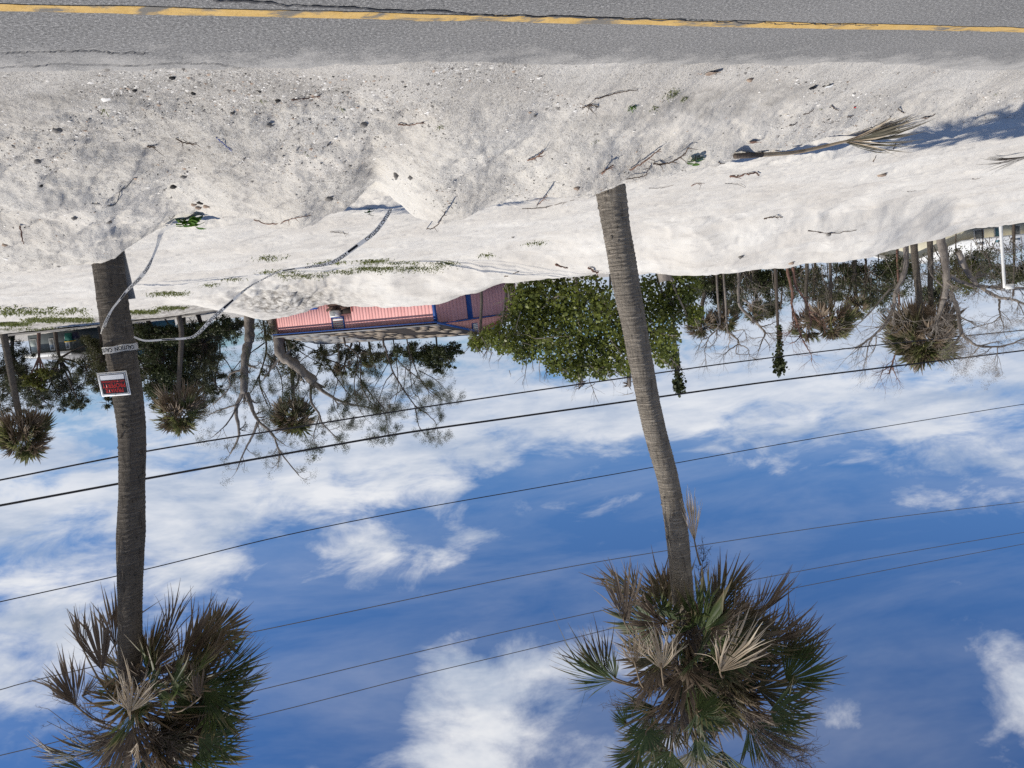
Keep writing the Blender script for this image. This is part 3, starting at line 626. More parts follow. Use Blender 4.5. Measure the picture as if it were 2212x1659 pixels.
z1 = lambda zx, zy: (zx / 3.36, 1207 + zy / 3.36)
Y_P1 = 9.06
cent1 = [(225, 520, 67, Y_P1), (232, 560, 66, Y_P1), (246, 667, 64, Y_P1), (260, 754, 64, Y_P1), (277, 859, 63, Y_P1), (285, 945, 58, Y_P1), (285, 1050, 55, Y_P1), (283, 1150, 61, Y_P1), (281, 1240, 55, Y_P1), (281, 1300, 52, Y_P1), (281, 1400, 51, Y_P1), (281, 1475, 50, Y_P1)]
F1 = [((610, 670), (535, 365), 'b', 26, -.25, (810, 1000)), ((740, 810), (685, 385), 'b', 27, -.15, (850, 985)), ((838, 640), (818, 250), 'b', 22, .3, (900, 940)), ((550, 1062), (420, 720), 'b', 33, -.2, (750, 1190)), ((540, 1060), (330, 850), 'b', 22, -.2, (760, 1195)),
      ((600, 1000), (720, 860), 'b', 24, .1, (830, 1100)), ((1060, 795), (1190, 430), 'o', 33, .15, (1010, 880)), ((1195, 640), (1305, 240), 'b', 13, .1, (1095, 880)), ((1290, 790), (1520, 340), 'b', 30, 0., (1100, 900)), ((1330, 800), (1690, 480), 'o', 34, .25, (1100, 930)),
      ((1560, 860), (1930, 690), 'g', 48, .1, (1130, 960)), ((1480, 960), (1860, 960), 'g', 60, -.1, (1130, 980)), ((945, 1110), (1015, 850), 't', 48, -0.75, (940, 1150), {'droop': .1}), ((930, 1100), (900, 900), 'b', 35, -0.7, (940, 1150)), ((1450, 1010), (1390, 800), 'b', 42, -0.65, (1150, 1100)),
      ((1500, 1130), (1820, 1230), 'g', 60, .0, (1120, 1120)), ((1440, 1290), (1810, 1400), 'g', 58, -.2, (1100, 1150)), ((1400, 1450), (1790, 1580), 'g', 55, -.1, (1080, 1200)), ((560, 1430), (225, 1450), 'o', 38, -.3, (880, 1250), {'droop': .3}), ((720, 1400), (430, 1380), 'o', 36, .1, (900, 1230), {'droop': .3}),
      ((1000, 1330), (990, 1500), 't', 22, -.5, (960, 1200)), ((640, 1540), (380, 1620), 'g', 50, 0, (900, 1260)), ((900, 1480), (800, 1800), 'g', 50, .2, None), ((1200, 1480), (1330, 1830), 'g', 55, -.1, None), ((1050, 1450), (1080, 1840), 'g', 50, .4, None), ((1300, 1250), (1600, 1500), 'o', 50, .35, None), ((1250, 1120), (1560, 1080), 'o', 50, .4, None), ((1200, 1000), (1430, 760), 'b', 36, .3, None), ((820, 1300), (640, 1520), 'o', 45, .3, None)]
TW1 = [((850, 1200), (560, 1060), 26, .15, .26), ((800, 1180), (620, 1250), 26, -.1, .22), ((840, 1060), (740, 740), 16, .3, .14), ((700, 1290), (350, 1090), 4, .2, .12), ((760, 1320), (340, 1180), 3, .1, .1), ((1180, 880), (1280, 700), 22, -.2, .2), ((1160, 1000), (1300, 900), 30, -.3, .22), ((900, 1250), (700, 1330), 26, -.2, .25), ((1100, 1200), (1250, 1330), 26, -.35, .25), ((980, 1200), (1000, 1420), 30, -.3, .28)]
palm1, top1, c1 = hero_palm('brown-trunked palm with the red and black sign and caution tape on its trunk', cent1, (0.02, 0, 0.5), ([0, 2, 3, 5], [.085, .075, .06, .05]), M_TRUNK1, F1, 0, Y_P1, z1, (44, .62), 3, (-0.12, 0, 0), TW1, 0.04)

z2 = lambda zx, zy: (1152 + zx / 2.69, 1042 + zy / 2.69)
Y_P2 = 8.5
cent2 = [(1312, 370, 70, 8.45), (1316, 395, 70, Y_P2), (1331, 491, 62, Y_P2), (1343, 560, 63, Y_P2), (1355, 630, 60, Y_P2), (1369, 699, 56, Y_P2), (1387, 796, 53, Y_P2), (1401, 871, 51, Y_P2), (1418, 945, 51, Y_P2), (1444, 1042, 48, Y_P2), (1462, 1153, 51, Y_P2), (1473, 1265, 50, Y_P2), (1482, 1345, 46, Y_P2)]
F2 = [((530, 812), (545, 470), 'b', 30, -.45, (700, 1000)), ((560, 815), (500, 600), 'b', 20, -.2, (700, 1000)), ((760, 795), (735, 545), 'o', 30, .25, (850, 980)), ((590, 1050), (565, 860), 't', 46, -0.7, (640, 1190)), ((745, 1085), (735, 840), 't', 46, -0.8, (760, 1185)), ((1085, 1100), (1240, 800), 't', 40, -0.8, (1110, 1110), {'cup': .35}),
      ((1070, 745), (1190, 465), 'o', 32, .15, (950, 900)), ((1285, 800), (1520, 545), 'b', 33, -.1, (1050, 950)), ((1470, 1150), (1745, 1000), 'g', 62, -.1, (1050, 1050)), ((1375, 1330), (1660, 1350), 'g', 60, -.3, (1050, 1150)), ((470, 1150), (150, 1080), 'g', 46, -.2, (720, 1170), {'droop': .3, 'curl': .18}), ((420, 1135), (290, 900), 'o', 34, 0., (700, 1170), {'curl': .16}),
      ((480, 1140), (420, 980), 'g', 40, .1, (720, 1170)), ((960, 1330), (1120, 1250), 'g', 75, -.6, (960, 1180), {'droop': .22, 'curl': .12, 'n': 40}), ((950, 1340), (1080, 1520), 'g', 50, -.55, (960, 1180), {'droop': .25}), ((660, 1440), (620, 1650), 'g', 85, -.5, (800, 1250), {'n': 44, 'droop': .2}), ((540, 1400), (455, 1330), 'g', 60, -.1, (800, 1250)),
      ((950, 1480), (1010, 1660), 'g', 40, -.6, (900, 1250)), ((938, 345), (898, 60), 't', 15, -.15, (972, 480), {'droop': 0., 'curl': .04, 'cup': 0., 'kink': 0., 'n': 26, 'dt': 0.0}), ((1350, 950), (1600, 760), 'b', 42, .2, None), ((1450, 1000), (1700, 860), 'o', 45, .2, None), ((1300, 1200), (1640, 1230), 'o', 55, .1, None), ((1250, 1400), (1560, 1600), 'g', 55, .2, None), ((800, 1560), (780, 1800), 'g', 60, 0, None), ((1100, 1560), (1220, 1850), 'g', 55, .2, None), ((800, 1400), (700, 1620), 'o', 60, .1, None), ((1000, 1420), (960, 1680), 'g', 65, .1, None), ((700, 1300), (520, 1480), 'g', 55, .1, None), ((880, 1350), (1000, 1600), 'o', 60, .35, None), ((740, 1500), (640, 1760), 'g', 65, .3, None), ((940, 1550), (1080, 1800), 'o', 60, .3, None), ((620, 1560), (480, 1750), 'g', 50, .2, None),
      ((1000, 900), (1120, 640), 'b', 26, .35, None), ((870, 1150), (800, 950), 'b', 40, -.35, None), ((1180, 950), (1330, 700), 'b', 36, .3, None), ((1150, 1250), (1350, 1120), 'o', 50, .3, None), ((760, 1330), (560, 1290), 'o', 45, .2, None), ((1250, 1050), (1500, 1050), 'o', 50, .35, None)]
TW2 = [((900, 900), (990, 420), 40, .15, .16), ((930, 920), (1040, 620), 34, -.1, .2), ((800, 960), (660, 680), 18, .25, .12), ((950, 1000), (880, 800), 40, -.3, .2), ((980, 1040), (1000, 860), 40, -.35, .2), ((1150, 1250), (1400, 1480), 46, -.4, .24), ((1250, 1380), (1560, 1560), 60, -.5, .26), ((1250, 1400), (1420, 1650), 60, -.5, .26), ((1300, 1450), (1600, 1640), 50, -.3, .24), ((800, 1150), (500, 1290), 22, -.2, .2), ((850, 1200), (640, 1380), 28, -.3, .22), ((880, 1250), (760, 1430), 28, -.45, .2)]
palm2, top2, c2 = hero_palm('leaning grey ringed palm with pale dead fronds and no sign', cent2, (-0.02, 0, 0.55), ([0, 1.5, 3, 4.2, 6], [.075, .06, .045, .03, .028]), M_TRUNK2, F2, 0, Y_P2, z2, (60, .26), 4, (-0.10, 0, 0), TW2, 0.06)
# the torn and rusty notch in the lower trunk
# ------------------------------------------------------------------ trees and shrubs
def leaf_cloud(C, size, aspect=0.55, seed=0, hexa=False, bias=None):
    """flat leaves at the points C, turned every way"""
    r = np.random.RandomState(seed); n = len(C); C = np.asarray(C, float)
    u = r.normal(0, 1, (n, 3));
    if bias is not None: u += np.asarray(bias)
    u /= np.linalg.norm(u, axis=1)[:, None]; w = r.normal(0, 1, (n, 3)); v = np.cross(u, w); v /= np.linalg.norm(v, axis=1)[:, None]
    s = (np.asarray(size) * r.uniform(0.6, 1.3, n))[:, None] if np.ndim(size) == 0 else np.asarray(size)[:, None]
    if hexa:
        th = np.arange(6) * math.pi / 3; V = np.stack([C + (u * math.cos(a) + v * math.sin(a) * aspect) * s for a in th], 1); k = 6
    else:
        V = np.stack([C - u * s, C + v * s * aspect, C + u * s, C - v * s * aspect], 1); k = 4
    return V.reshape(-1, 3), np.arange(n * k).reshape(n, k)
def clumps(centres, rad, per, seed=0, squash=(1, 1, 1)):
    r = np.random.RandomState(seed); out = []
    for c, q in zip(centres, np.broadcast_to(rad, (len(centres),))):
        d = r.normal(0, 0.5, (per, 3)) * q * np.array(squash); out.append(np.asarray(c) + d)
    return np.concatenate(out)
def twig_tree(m, p, d, L, r0, depth, r, sides=4, gravity=0.0, spread=0.55, nchild=(2, 4), tips=None, wob=0.10, lmin=0.62, lmax=0.85):
    """a wandering branch with side branches"""
    n = 6; pts = [p]; dd = nrm(d)
    for i in range(n):
        dd = nrm(dd + r.normal(0, wob, 3) + np.array([0, 0, gravity]) / n); pts.append(pts[-1] + dd * L / n)
    rr = np.linspace(r0, r0 * 0.45 if depth else r0 * 0.3, n + 1); m.tube(pts, rr, sides if depth else 3, False)
    if tips is not None: tips.extend(pts[2:])
    if depth <= 0: return
    for k in range(r.randint(nchild[0], nchild[1] + 1)):
        i = r.randint(2, n + 1); b = nrm(pts[i] - pts[i - 1]); side = nrm(np.cross(b, r.normal(0, 1, 3)))
        twig_tree(m, pts[i], nrm(b + side * spread * r.uniform(0.7, 1.7)), L * r.uniform(lmin, lmax) * 0.8, rr[i] * 0.6, depth - 1, r, sides, gravity, spread, nchild, tips, wob, lmin, lmax)
def limb_tree(name, label, cat, limbs, Yd, mat, seed, group=None, twig=(2, 0.9, 0.012), leaves=None, zground=None, dy=0.0, ntw=5, gravity=0.0):
    """a tree whose limbs follow the drawn lines [(photo points, width at start, width at end in photo units)]; first limb = trunk"""
    r = np.random.RandomState(seed); s = Yd / FPX; b0 = P(*limbs[0][0][0], Yd)
    zb = zgrid(np.array([b0[0]]), np.array([b0[1]]))[0] if zground is None else zground
    root = thing(name, (b0[0], b0[1], zb), label, cat, group); tips = []; tw = MB(); allp = []
    for li, (pl, w0, w1) in enumerate(limbs):
        off = 0 if li == 0 else r.uniform(-1.2, 1.2)
        pts = [P(x, y, Yd + off * k / max(1, len(pl) - 1)) for k, (x, y) in enumerate(pl)]
        if li == 0 and pts[0][2] > zb - 0.2: pts = [np.array([pts[0][0], pts[0][1], zb - 0.25])] + pts
        n = 5 * len(pts); c = spline(pts, n); rr = np.linspace(w0, w1, n) * 0.5 * s * r.normal(1, 0.07, n); c[1:-1] += r.normal(0, 0.012 * math.sqrt(s * 100), (n - 2, 3)) * 0.5
        V, F = tube(c, rr, 9 if w0 > 6 else 6); mk('trunk' if li == 0 else 'branch', V, F, mat, root, True)
        allp.append(c)
        lo = 0.45 if li else 0.6
        for k in range(ntw):
            i = int(n * r.uniform(lo, 1.0)) if k else n - 1; i = min(i, n - 1); b = nrm(c[i] - c[i - 1]); d = nrm(b * 0.8 + r.normal(0, 0.55, 3)) if k else b
            twig_tree(tw, c[i], d, twig[1] * r.uniform(0.6, 1.2), max(twig[2], rr[i] * 0.5), twig[0], r, 4, gravity, 0.6, (2, 4), tips)
    o = tw.make('twigs', mat, root); tag(o, kind='stuff')
    if leaves:
        lm, per, size, asp, frac, squ, clr = leaves
        tp = np.array(tips); tp = tp[r.rand(len(tp)) < frac]; C = clumps(tp, clr * .75, int(per * 1.5), seed + 1, squ)
        V, F = leaf_cloud(C, size * .6, asp, seed + 2, bias=(0, 0, 0.8) if asp < 0.3 else None); o = mk('crown', V, F, lm, root); tag(o, kind='stuff')
    return root
def crown_tree(name, label, cat, base, Yd, tops, mat, lm, seed, nleaf, size, group=None, asp=0.5, w=10, holes=0.25, squash=(1, 1, 1), zground=None, lean=0):
    """a leafy tree: trunk, limbs to each foliage mass, leaves in clumps with gaps. tops: [(x, y, radius in photo units)]"""
    r = np.random.RandomState(seed); s = Yd / FPX; b0 = P(*base, Yd); zb = zgrid(np.array([b0[0]]), np.array([b0[1]]))[0] if zground is None else zground
    zb = min(zb, b0[2]); root = thing(name, (b0[0], b0[1], zb), label, cat, group)
    hx = np.mean([t[0] for t in tops]); hy = np.mean([t[1] for t in tops]); mid = P(base[0] * .5 + hx * .5, base[1] * .5 + hy * .5, Yd); B = np.array([b0[0], b0[1], zb - 0.2])
    V, F = tube(spline([B, 0.5 * (B + mid) + r.normal(0, .08, 3), mid], 12), np.linspace(w * s * .5, w * s * .3, 12), 8); mk('trunk', V, F, mat, root, True)
    cen = []; tw = MB(); tot = sum(t[2] ** 2 for t in tops)
    for tx, ty, tr in tops:
        c = P(tx, ty, Yd + r.uniform(-1, 1) * tr * s); rr = tr * s
        V, F = tube(spline([mid, 0.5 * (mid + c) + r.normal(0, .15 * rr, 3), c], 8), np.linspace(w * s * .28, w * s * .1, 8), 6); mk('branch', V, F, mat, root, True)
        k = max(4, int(26 * tr * tr / tot * len(tops)))
        for j in range(k):
            d = r.normal(0, 1, 3); d = nrm(d) * r.uniform(0.25, 1.0) ** 0.6; q = c + d * rr * np.array(squash); cen.append((q, rr * r.uniform(.22, .42)))
            if j % 2 == 0: twig_tree(tw, c + d * rr * .2, nrm(q - c + np.array([0, 0, .01])), rr * .9, 0.012 + 0.02 * rr, 1, r, 4)
    tag(tw.make('twigs', mat, root), kind='stuff')
    keep = [c for c in cen if r.rand() > holes]; per = max(6, int(nleaf * 2.3) // max(1, len(keep)))
    C = np.concatenate([clumps([q], q2, per, seed + i, (1, 1, .8)) for i, (q, q2) in enumerate(keep)])
    V, F = leaf_cloud(C, size * .58, asp, seed + 9); o = mk('crown', V, F, lm, root); tag(o, kind='stuff')
    return root
def far_palm(label, base, top, crad, Yd, seed, w=14, n=26, mat=None, green=0.75, group='palms standing behind the sand bank', sway=0.0):
    r = np.random.RandomState(seed); s = Yd / FPX; b0 = P(*base, Yd); t0 = P(*top, Yd); zb = min(zgrid(np.array([b0[0]]), np.array([b0[1]]))[0], b0[2])
    root = thing('palm_tree', (b0[0], b0[1], zb), label, 'palm tree', group); B = np.array([b0[0], b0[1], zb - 0.2])
    c = spline([B, b0 + np.array([0, 0, .02]), 0.5 * (b0 + t0) + r.normal(0, .06, 3), t0], 26); k = np.arange(26)
    V, F = tube(c, np.linspace(w * s * .5, w * s * .42, 26) * (1 + 0.06 * (k % 2)), 10); mk('trunk', V, F, mat or M_TRUNK1, root, True)
    cr = crad * s
    for i in range(int(n * 1.35)):
        a = r.uniform(0, 2 * math.pi); el = r.uniform(-0.75, 1.45); d = nrm(np.array([math.cos(a) * math.cos(el), math.sin(a) * math.cos(el), math.sin(el)]) + np.array([-sway, 0, 0]))
        Hh = t0 + d * cr * r.uniform(.25, .48) + np.array([0, 0, cr * .12]); A = nrm(d + np.array([-sway * .4, 0, -0.28]) + r.normal(0, .15, 3)); typ = ('g' if r.rand() < green else r.choice(['b', 'o'])) if el > -0.2 else r.choice(['b', 'o', 'b'])
        m = MB(); frond(m, Hh, A, r.normal(0, 1, 3), cr * r.uniform(.5, .70), R(r.uniform(50, 95)), n=22, seed=seed * 50 + i, droop=.22, curl=.08, stations=(0, .6, .82, 1), fuse=.6)
        fo = m.make('frond', {'g': M_FGREEN2, 'b': M_FBROWN2, 'o': M_FOLIVE}[typ], root, False, 't')
        Vs, Fs = tube([t0 + d * .05, Hh, Hh + A * cr * .1], [.03, .018, .01], 4, False); mk('stalk', Vs, Fs, M_PET, fo)
    return root
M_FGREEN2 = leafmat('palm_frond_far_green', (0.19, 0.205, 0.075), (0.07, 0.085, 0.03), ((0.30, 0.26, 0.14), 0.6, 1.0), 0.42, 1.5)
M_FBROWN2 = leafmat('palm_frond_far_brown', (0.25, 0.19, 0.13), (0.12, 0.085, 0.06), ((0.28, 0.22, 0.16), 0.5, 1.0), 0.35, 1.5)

# --- right of the photograph: storm-stripped trees
q6 = lambda a, b: (1481 + a / 5.761, 576 + b / 5.761)
q5 = lambda a, b: (1854 + a / 6.184, 592.4 + b / 6.184)
q4 = lambda a, b: (307 + a / 4.727, 680 + b / 4.727)
qm = lambda a, b: (548.5 + a / 4.033, 548.5 + b / 4.033)
def L_(q, w0, w1, *pts): return ([q(*p) for p in pts], w0, w1)
G_BARE = 'leafless storm-stripped trees'
limb_tree('bare_tree', 'leafless reddish tree with twin stems behind the sand bank', 'tree', [L_(q6, 7, 4, (1260, -40), (1280, 120), (1330, 330), (1320, 480), (1370, 640), (1440, 870)), L_(q6, 6, 3, (1330, -20), (1375, 250), (1480, 400), (1540, 560), (1560, 700)), L_(q6, 3, 1.2, (1440, 870), (1510, 1000), (1560, 1100), (1570, 1190)), L_(q6, 2.6, 1, (1420, 880), (1350, 940), (1290, 950)),
    L_(q6, 2.4, 1, (1540, 560), (1650, 590), (1710, 660), (1730, 740)), L_(q6, 3, 1.2, (1330, 560), (1330, 760), (1250, 880))], 29, M_BARKR, 101, G_BARE, (3, .7, .009), ntw=6)
limb_tree('bare_tree', 'pale grey bare tree bending over left of the vine-wrapped stem', 'tree', [L_(q6, 7, 5, (660, 60), (655, 360), (680, 500), (800, 620), (920, 740)), L_(q6, 5, 2, (920, 740), (985, 830), (940, 950), (910, 1050)), L_(q6, 3, 1.3, (940, 750), (1050, 720), (1110, 690)), L_(q6, 2.6, 1, (980, 830), (1110, 830)), L_(q6, 2.4, 1, (985, 900), (1030, 960), (1045, 1010)), L_(q6, 4, 2.5, (700, 400), (800, 460), (880, 500))], 31, M_BARKG, 102, G_BARE, (3, .55, .009), ntw=6)
limb_tree('bare_tree', 'small bare tree with antler-like limbs above two fan palms', 'tree', [L_(q6, 5, 4, (500, 500), (510, 700), (530, 820)), L_(q6, 5, 3, (530, 820), (640, 900), (665, 960)), L_(q6, 3, 1.4, (665, 960), (540, 1040), (470, 1110)), L_(q6, 3, 1.2, (665, 970), (770, 1020), (800, 1120)), L_(q6, 2.5, 1, (600, 800), (720, 790), (760, 880)), L_(q6, 2.5, 1, (640, 980), (630, 1080), (700, 1090), (850, 1100)), L_(q6, 3, 1.2, (545, 850), (550, 940), (500, 1020))], 32, M_BARKG, 103, G_BARE, (2, .55, .009), ntw=6)
limb_tree('bare_tree', 'thin bare tree forking into crooked twigs beside the sea grape', 'tree', [L_(q6, 5, 4, (420, 600), (410, 720), (390, 790)), L_(q6, 3.5, 2, (390, 790), (290, 880), (255, 980)), L_(q6, 2.2, 1, (255, 980), (240, 1060), (260, 1190)), L_(q6, 2.2, 1, (290, 880), (210, 910), (170, 1000)), L_(q6, 2.2, 1, (385, 800), (380, 900), (330, 980), (250, 1010))], 31, M_BARKG, 104, G_BARE, (2, .55, .009), ntw=6)
limb_tree('bare_tree', 'bare tree with long limbs reaching left of the biggest background palm', 'tree', [L_(q5, 12, 8, (640, -180), (580, 60), (500, 250), (470, 450)), L_(q5, 7, 3, (470, 450), (350, 680), (200, 820), (60, 930), (-40, 1000)), L_(q5, 5, 2, (480, 470), (560, 560), (600, 680)), L_(q5, 4, 1.5, (180, 850), (125, 1000), (110, 1150)), L_(q5, 4, 1.5, (380, 640), (300, 700), (210, 720)), L_(q5, 5, 1.6, (420, 200), (270, 380), (100, 570), (-60, 720)), L_(q5, 4, 1.5, (600, 700), (480, 780), (320, 800)), L_(q5, 3, 1.2, (240, 850), (230, 960), (190, 1040))], 28, M_BARKG, 105, G_BARE, (3, .8, .010), ntw=6)
limb_tree('bare_tree', 'tall pale bare tree with sideways limbs right of the biggest background palm', 'tree', [L_(q5, 19, 13, (1110, -420), (1160, -150), (1180, 120), (1150, 330)), L_(q5, 11, 9, (1150, 330), (1090, 500), (1040, 600)), L_(q5, 10, 7, (1220, 220), (1310, 420), (1350, 640), (1370, 790)), L_(q5, 8, 3, (1370, 800), (1500, 900), (1620, 960), (1940, 960), (2220, 860)), L_(q5, 9, 6, (1220, 20), (1400, 110), (1700, 170), (2230, 190)), L_(q5, 8, 4, (1640, 180), (1850, 300), (2080, 340), (2260, 420)), L_(q5, 5, 2.5, (1885, 330), (1885, 460), (1895, 560)), L_(q5, 3, 1.2, (1895, 560), (1800, 640), (1620, 690)), L_(q5, 3, 1.2, (1900, 560), (1930, 650), (1940, 720)), L_(q5, 5, 2, (1340, 850), (1290, 930), (1260, 1000)), L_(q5, 3, 1.2, (1780, 970), (1720, 1040)), L_(q5, 4, 1.4, (1620, 960), (1560, 1040), (1500, 1090)), L_(q5, 3, 1.2, (1860, 970), (1860, 1080)), L_(q5, 14, 9, (1330, -300), (1470, 0), (1600, 150))], 27, M_BARKG, 106, G_BARE, (3, .75, .010), ntw=5, leaves=(M_BARKG2 if 'M_BARKG2' in globals() else M_BARKG, 3, .05, .12, .35, (1, 1, 1), .12))
limb_tree('bare_tree', 'bare twig cluster showing above the biggest background palm', 'tree', [L_(q5, 5, 3, (560, 700), (480, 1100), (440, 1230)), L_(q5, 3, 1.2, (440, 1230), (330, 1290), (300, 1380)), L_(q5, 3, 1.2, (445, 1230), (480, 1300), (520, 1390)), L_(q5, 3, 1.2, (440, 1240), (420, 1330))], 34, M_BARKR, 107, G_BARE, (2, .7, .010), ntw=7)
M_IVY = M_LDARK
def vine_stem(label, base, top, w, knob, Yd, seed):
    r = np.random.RandomState(seed); s = Yd / FPX; b0 = P(*base, Yd); t0 = P(*top, Yd); zb = zgrid(np.array([b0[0]]), np.array([b0[1]]))[0]
    root = thing('vine_covered_stem', (b0[0], b0[1], zb), label, 'vine stem', 'vine-wrapped dead stems'); B = np.array([b0[0], b0[1], zb - .2])
    V, F = tube(spline([B, 0.5 * (B + t0), t0], 12), np.linspace(w * s * .5, w * s * .25, 12), 8); mk('stem', V, F, M_BARKD, root, True)
    low = P(base[0] + (top[0] - base[0]) * .35, base[1] + (top[1] - base[1]) * .35, Yd)
    C = [low + (t0 - low) * t for t in r.uniform(0, 1, 420)] + r.normal(0, w * s * .32, (420, 3)); C2 = t0 - nrm(t0 - low) * knob * s * .6 + r.normal(0, 1, (420, 3)) * knob * s * np.array([.3, .3, .45])
    V, F = leaf_cloud(np.vstack([C, C2]), .058, .8, seed, True); o = mk('vine_leaves', V, F, M_IVY, root); tag(o, kind='stuff')
vine_stem('slim vine-wrapped dead stem with a leafy knob standing against the sky', q6(1160, 450), q6(1170, 1290), 9, 20, 29, 201)
vine_stem('short vine-wrapped stem rising above the right end of the sea grape', (1452, 720), (1468, 843), 12, 18, 28, 202)

# --- palms in the background
far_palm('biggest background palm, round shaggy crown on twin trunks among bare limbs', (1975, 540), (1993, 712), 92, 30, 301, 15, 60, green=.6)
b2 = far_palm('slim palm trunk leaning into the biggest background crown', (2010, 560), (2018, 700), 40, 30.6, 302, 12, 10, green=.3)
far_palm('windblown background palm with a brown skirt left of the biggest palm', q6(1800, 20), q6(1800, 640), 62, 33, 303, 7, 36, green=.55, sway=.25)
far_palm('background palm with brown skirt behind the reddish bare tree', q6(1510, 0), q6(1520, 700), 48, 35, 304, 8, 26, green=.55)
far_palm('left one of two fan palms beside the sea grape', q6(230, 300), q6(200, 690), 42, 34, 305, 9, 26, green=.6)
far_palm('right one of two fan palms beside the sea grape', q6(460, 60), q6(480, 640), 40, 34, 306, 9, 26, green=.6)
far_palm('small fan palm half hidden by the grey bending bare tree', q6(860, 200), q6(860, 560), 30, 37, 307, 8, 20, green=.55)
far_palm('ragged palm with a torn brown top near the thin trunks', q6(2100, 0), q6(2140, 470), 36, 36, 308, 8, 18, green=.35)
far_palm('far palm whose round crown hangs at the left edge of the photo', (8, 722), (48, 930), 72, 40, 309, 15, 46, green=.6)
far_palm('far palm with droopy split fronds right of the sign palm', (392, 720), (384, 880), 66, 44, 310, 11, 40, green=.5, sway=.1)
far_palm('far palm with a dark bristly crown under the upper black cable', (625, 760), (634, 893), 58, 62, 311, 9, 40, green=.55)
far_palm('tiny far palm with hanging fronds just above the pink house roof', (795, 725), (802, 775), 30, 62, 312, 5, 16, green=.3)
far_palm('tiny far palm between the roof and the thin leaning tree', (760, 730), (744, 790), 28, 60, 313, 5, 16, green=.4)
far_palm('far palm crown peeking out where roof and sea grape meet', (1040, 640), (1038, 725), 32, 40, 314, 7, 18, green=.6)
for i, (x, lab) in enumerate(((1253, 'left one of two beheaded palm stubs above the sea grape'), (1357, 'right one of two beheaded palm stubs above the sea grape'))):
    r = np.random.RandomState(330 + i); b0, t0 = P(x, 700, 31), P(x + 2, 835, 31); root = thing('palm_stub', (b0[0], b0[1], zgrid(np.array([b0[0]]), np.array([b0[1]]))[0]), lab, 'palm stub', 'beheaded palm stubs')
    V, F = tube(spline([(b0[0], b0[1], 0.6), b0, t0], 16), np.linspace(.11, .09, 16), 8); mk('trunk', V, F, M_BARKG, root, True)
    for k in range(14):
        a = r.uniform(0, 6.28); d = nrm(np.array([math.cos(a), math.sin(a), r.uniform(-.5, .9)])); p0 = t0 + np.array([0, 0, r.uniform(-.35, .02)]); V, F = tube([p0, p0 + d * .12, p0 + d * .3 + np.array([0, 0, -.04])], [.03, .02, .004], 4); mk('leaf_base', V, F, M_STICK, root)

# --- sea grape bush in front of the trees
def sea_grape():
    Yd = 27.0; s = Yd / FPX; r = np.random.RandomState(400); b0 = P(1290, 600, Yd); zb = zgrid(np.array([b0[0]]), np.array([b0[1]]))[0]
    root = thing('sea_grape_bush', (b0[0], b0[1], zb), 'wide round-leaved green bush behind the leaning grey palm', 'bush')
    blobs = [(1135, 650, 44), (1125, 710, 58), (1065, 728, 32), (1180, 640, 62), (1190, 730, 66), (1260, 660, 70), (1270, 760, 62), (1330, 700, 66), (1350, 770, 50), (1400, 650, 62), (1420, 730, 52), (1460, 660, 46), (1480, 620, 42), (1200, 790, 26), (1240, 800, 30), (1300, 795, 30), (1090, 745, 26), (1130, 765, 26), (1440, 770, 30), (1030, 742, 22), (1500, 680, 26), (1100, 620, 14)]
    for k in range(9):
        x = 1100 + k * 45; B = P(x, 592, Yd + r.uniform(-.6, 1)); B[2] = zb - .3; T = P(x + r.uniform(-40, 40), r.uniform(650, 740), Yd + r.uniform(-.8, .8)); V, F = tube(spline([B, .5 * (B + T) + r.normal(0, .2, 3), T], 10), np.linspace(.06, .03, 10), 6); mk('stem', V, F, M_BARKG, root, True)
    tw = MB(); C = []; big = []
    for bx, by, br in blobs:
        c = P(bx, by, Yd + r.uniform(-.8, .6)); rr = br * s
        for k in range(9): twig_tree(tw, c + r.normal(0, .5, 3) * rr, r.normal(0, 1, 3) + np.array([0, 0, .5]), rr * .9, .016, 1, r, 4)
        n = int(1500 * (br / 55) ** 2); d = r.normal(0, 1, (n, 3)); d /= np.linalg.norm(d, axis=1)[:, None]; q = c + d * (r.uniform(.1, 1.0, n) ** .55)[:, None] * rr * np.array([1, 1.1, .95]); C.append(q)
    for px, py, dx, dy in ((1100, 800, 3, 10), (1130, 790, 0, 14), (1240, 800, -6, 42), (1310, 790, 6, 50), (1265, 800, -20, 34), (1150, 780, 4, 22), (1090, 760, -14, 22), (1060, 745, -10, 24), (1180, 800, 4, 24), (1340, 780, 6, 40)):
        a, b_ = P(px, py, Yd), P(px + dx, py + dy, Yd); twig_tree(tw, a, b_ - a, np.linalg.norm(b_ - a), .014, 2, r, 4, 0, .5, (2, 3))
    tag(tw.make('twigs', M_BARKG, root), kind='stuff')
    C = np.concatenate(C); front = np.argsort(C[:, 1])[:2600]; pick = r.permutation(front)[:300]; rest = np.setdiff1d(np.arange(len(C)), pick)
    V, F = leaf_cloud(C[rest], .052, .92, 401, True, bias=(0.4, -0.2, 0)); tag(mk('crown', V, F, M_LGRAPE, root), kind='stuff')
    th = np.arange(8) * math.pi / 4; lv = [(math.cos(a) * .066 * (1.0 if k else .8), math.sin(a) * .062, .012 * math.cos(2 * a)) for k, a in enumerate(th)] + [(0, 0, -.012)]
    lmes = raw_mesh('leaf', lv, [(i, (i + 1) % 8, 8) for i in range(8)], (M_LGRAPE,), True)
    for i in pick:
        o = bpy.data.objects.new('leaf', lmes); link(o); o.parent = root; o.location = tuple(C[i] - ORG[root.name]); o.rotation_euler = (r.uniform(0, 6.3), r.uniform(0, 6.3), r.uniform(0, 6.3)); k = r.uniform(.7, 1.25); o.scale = (k, k, k)
sea_grape()

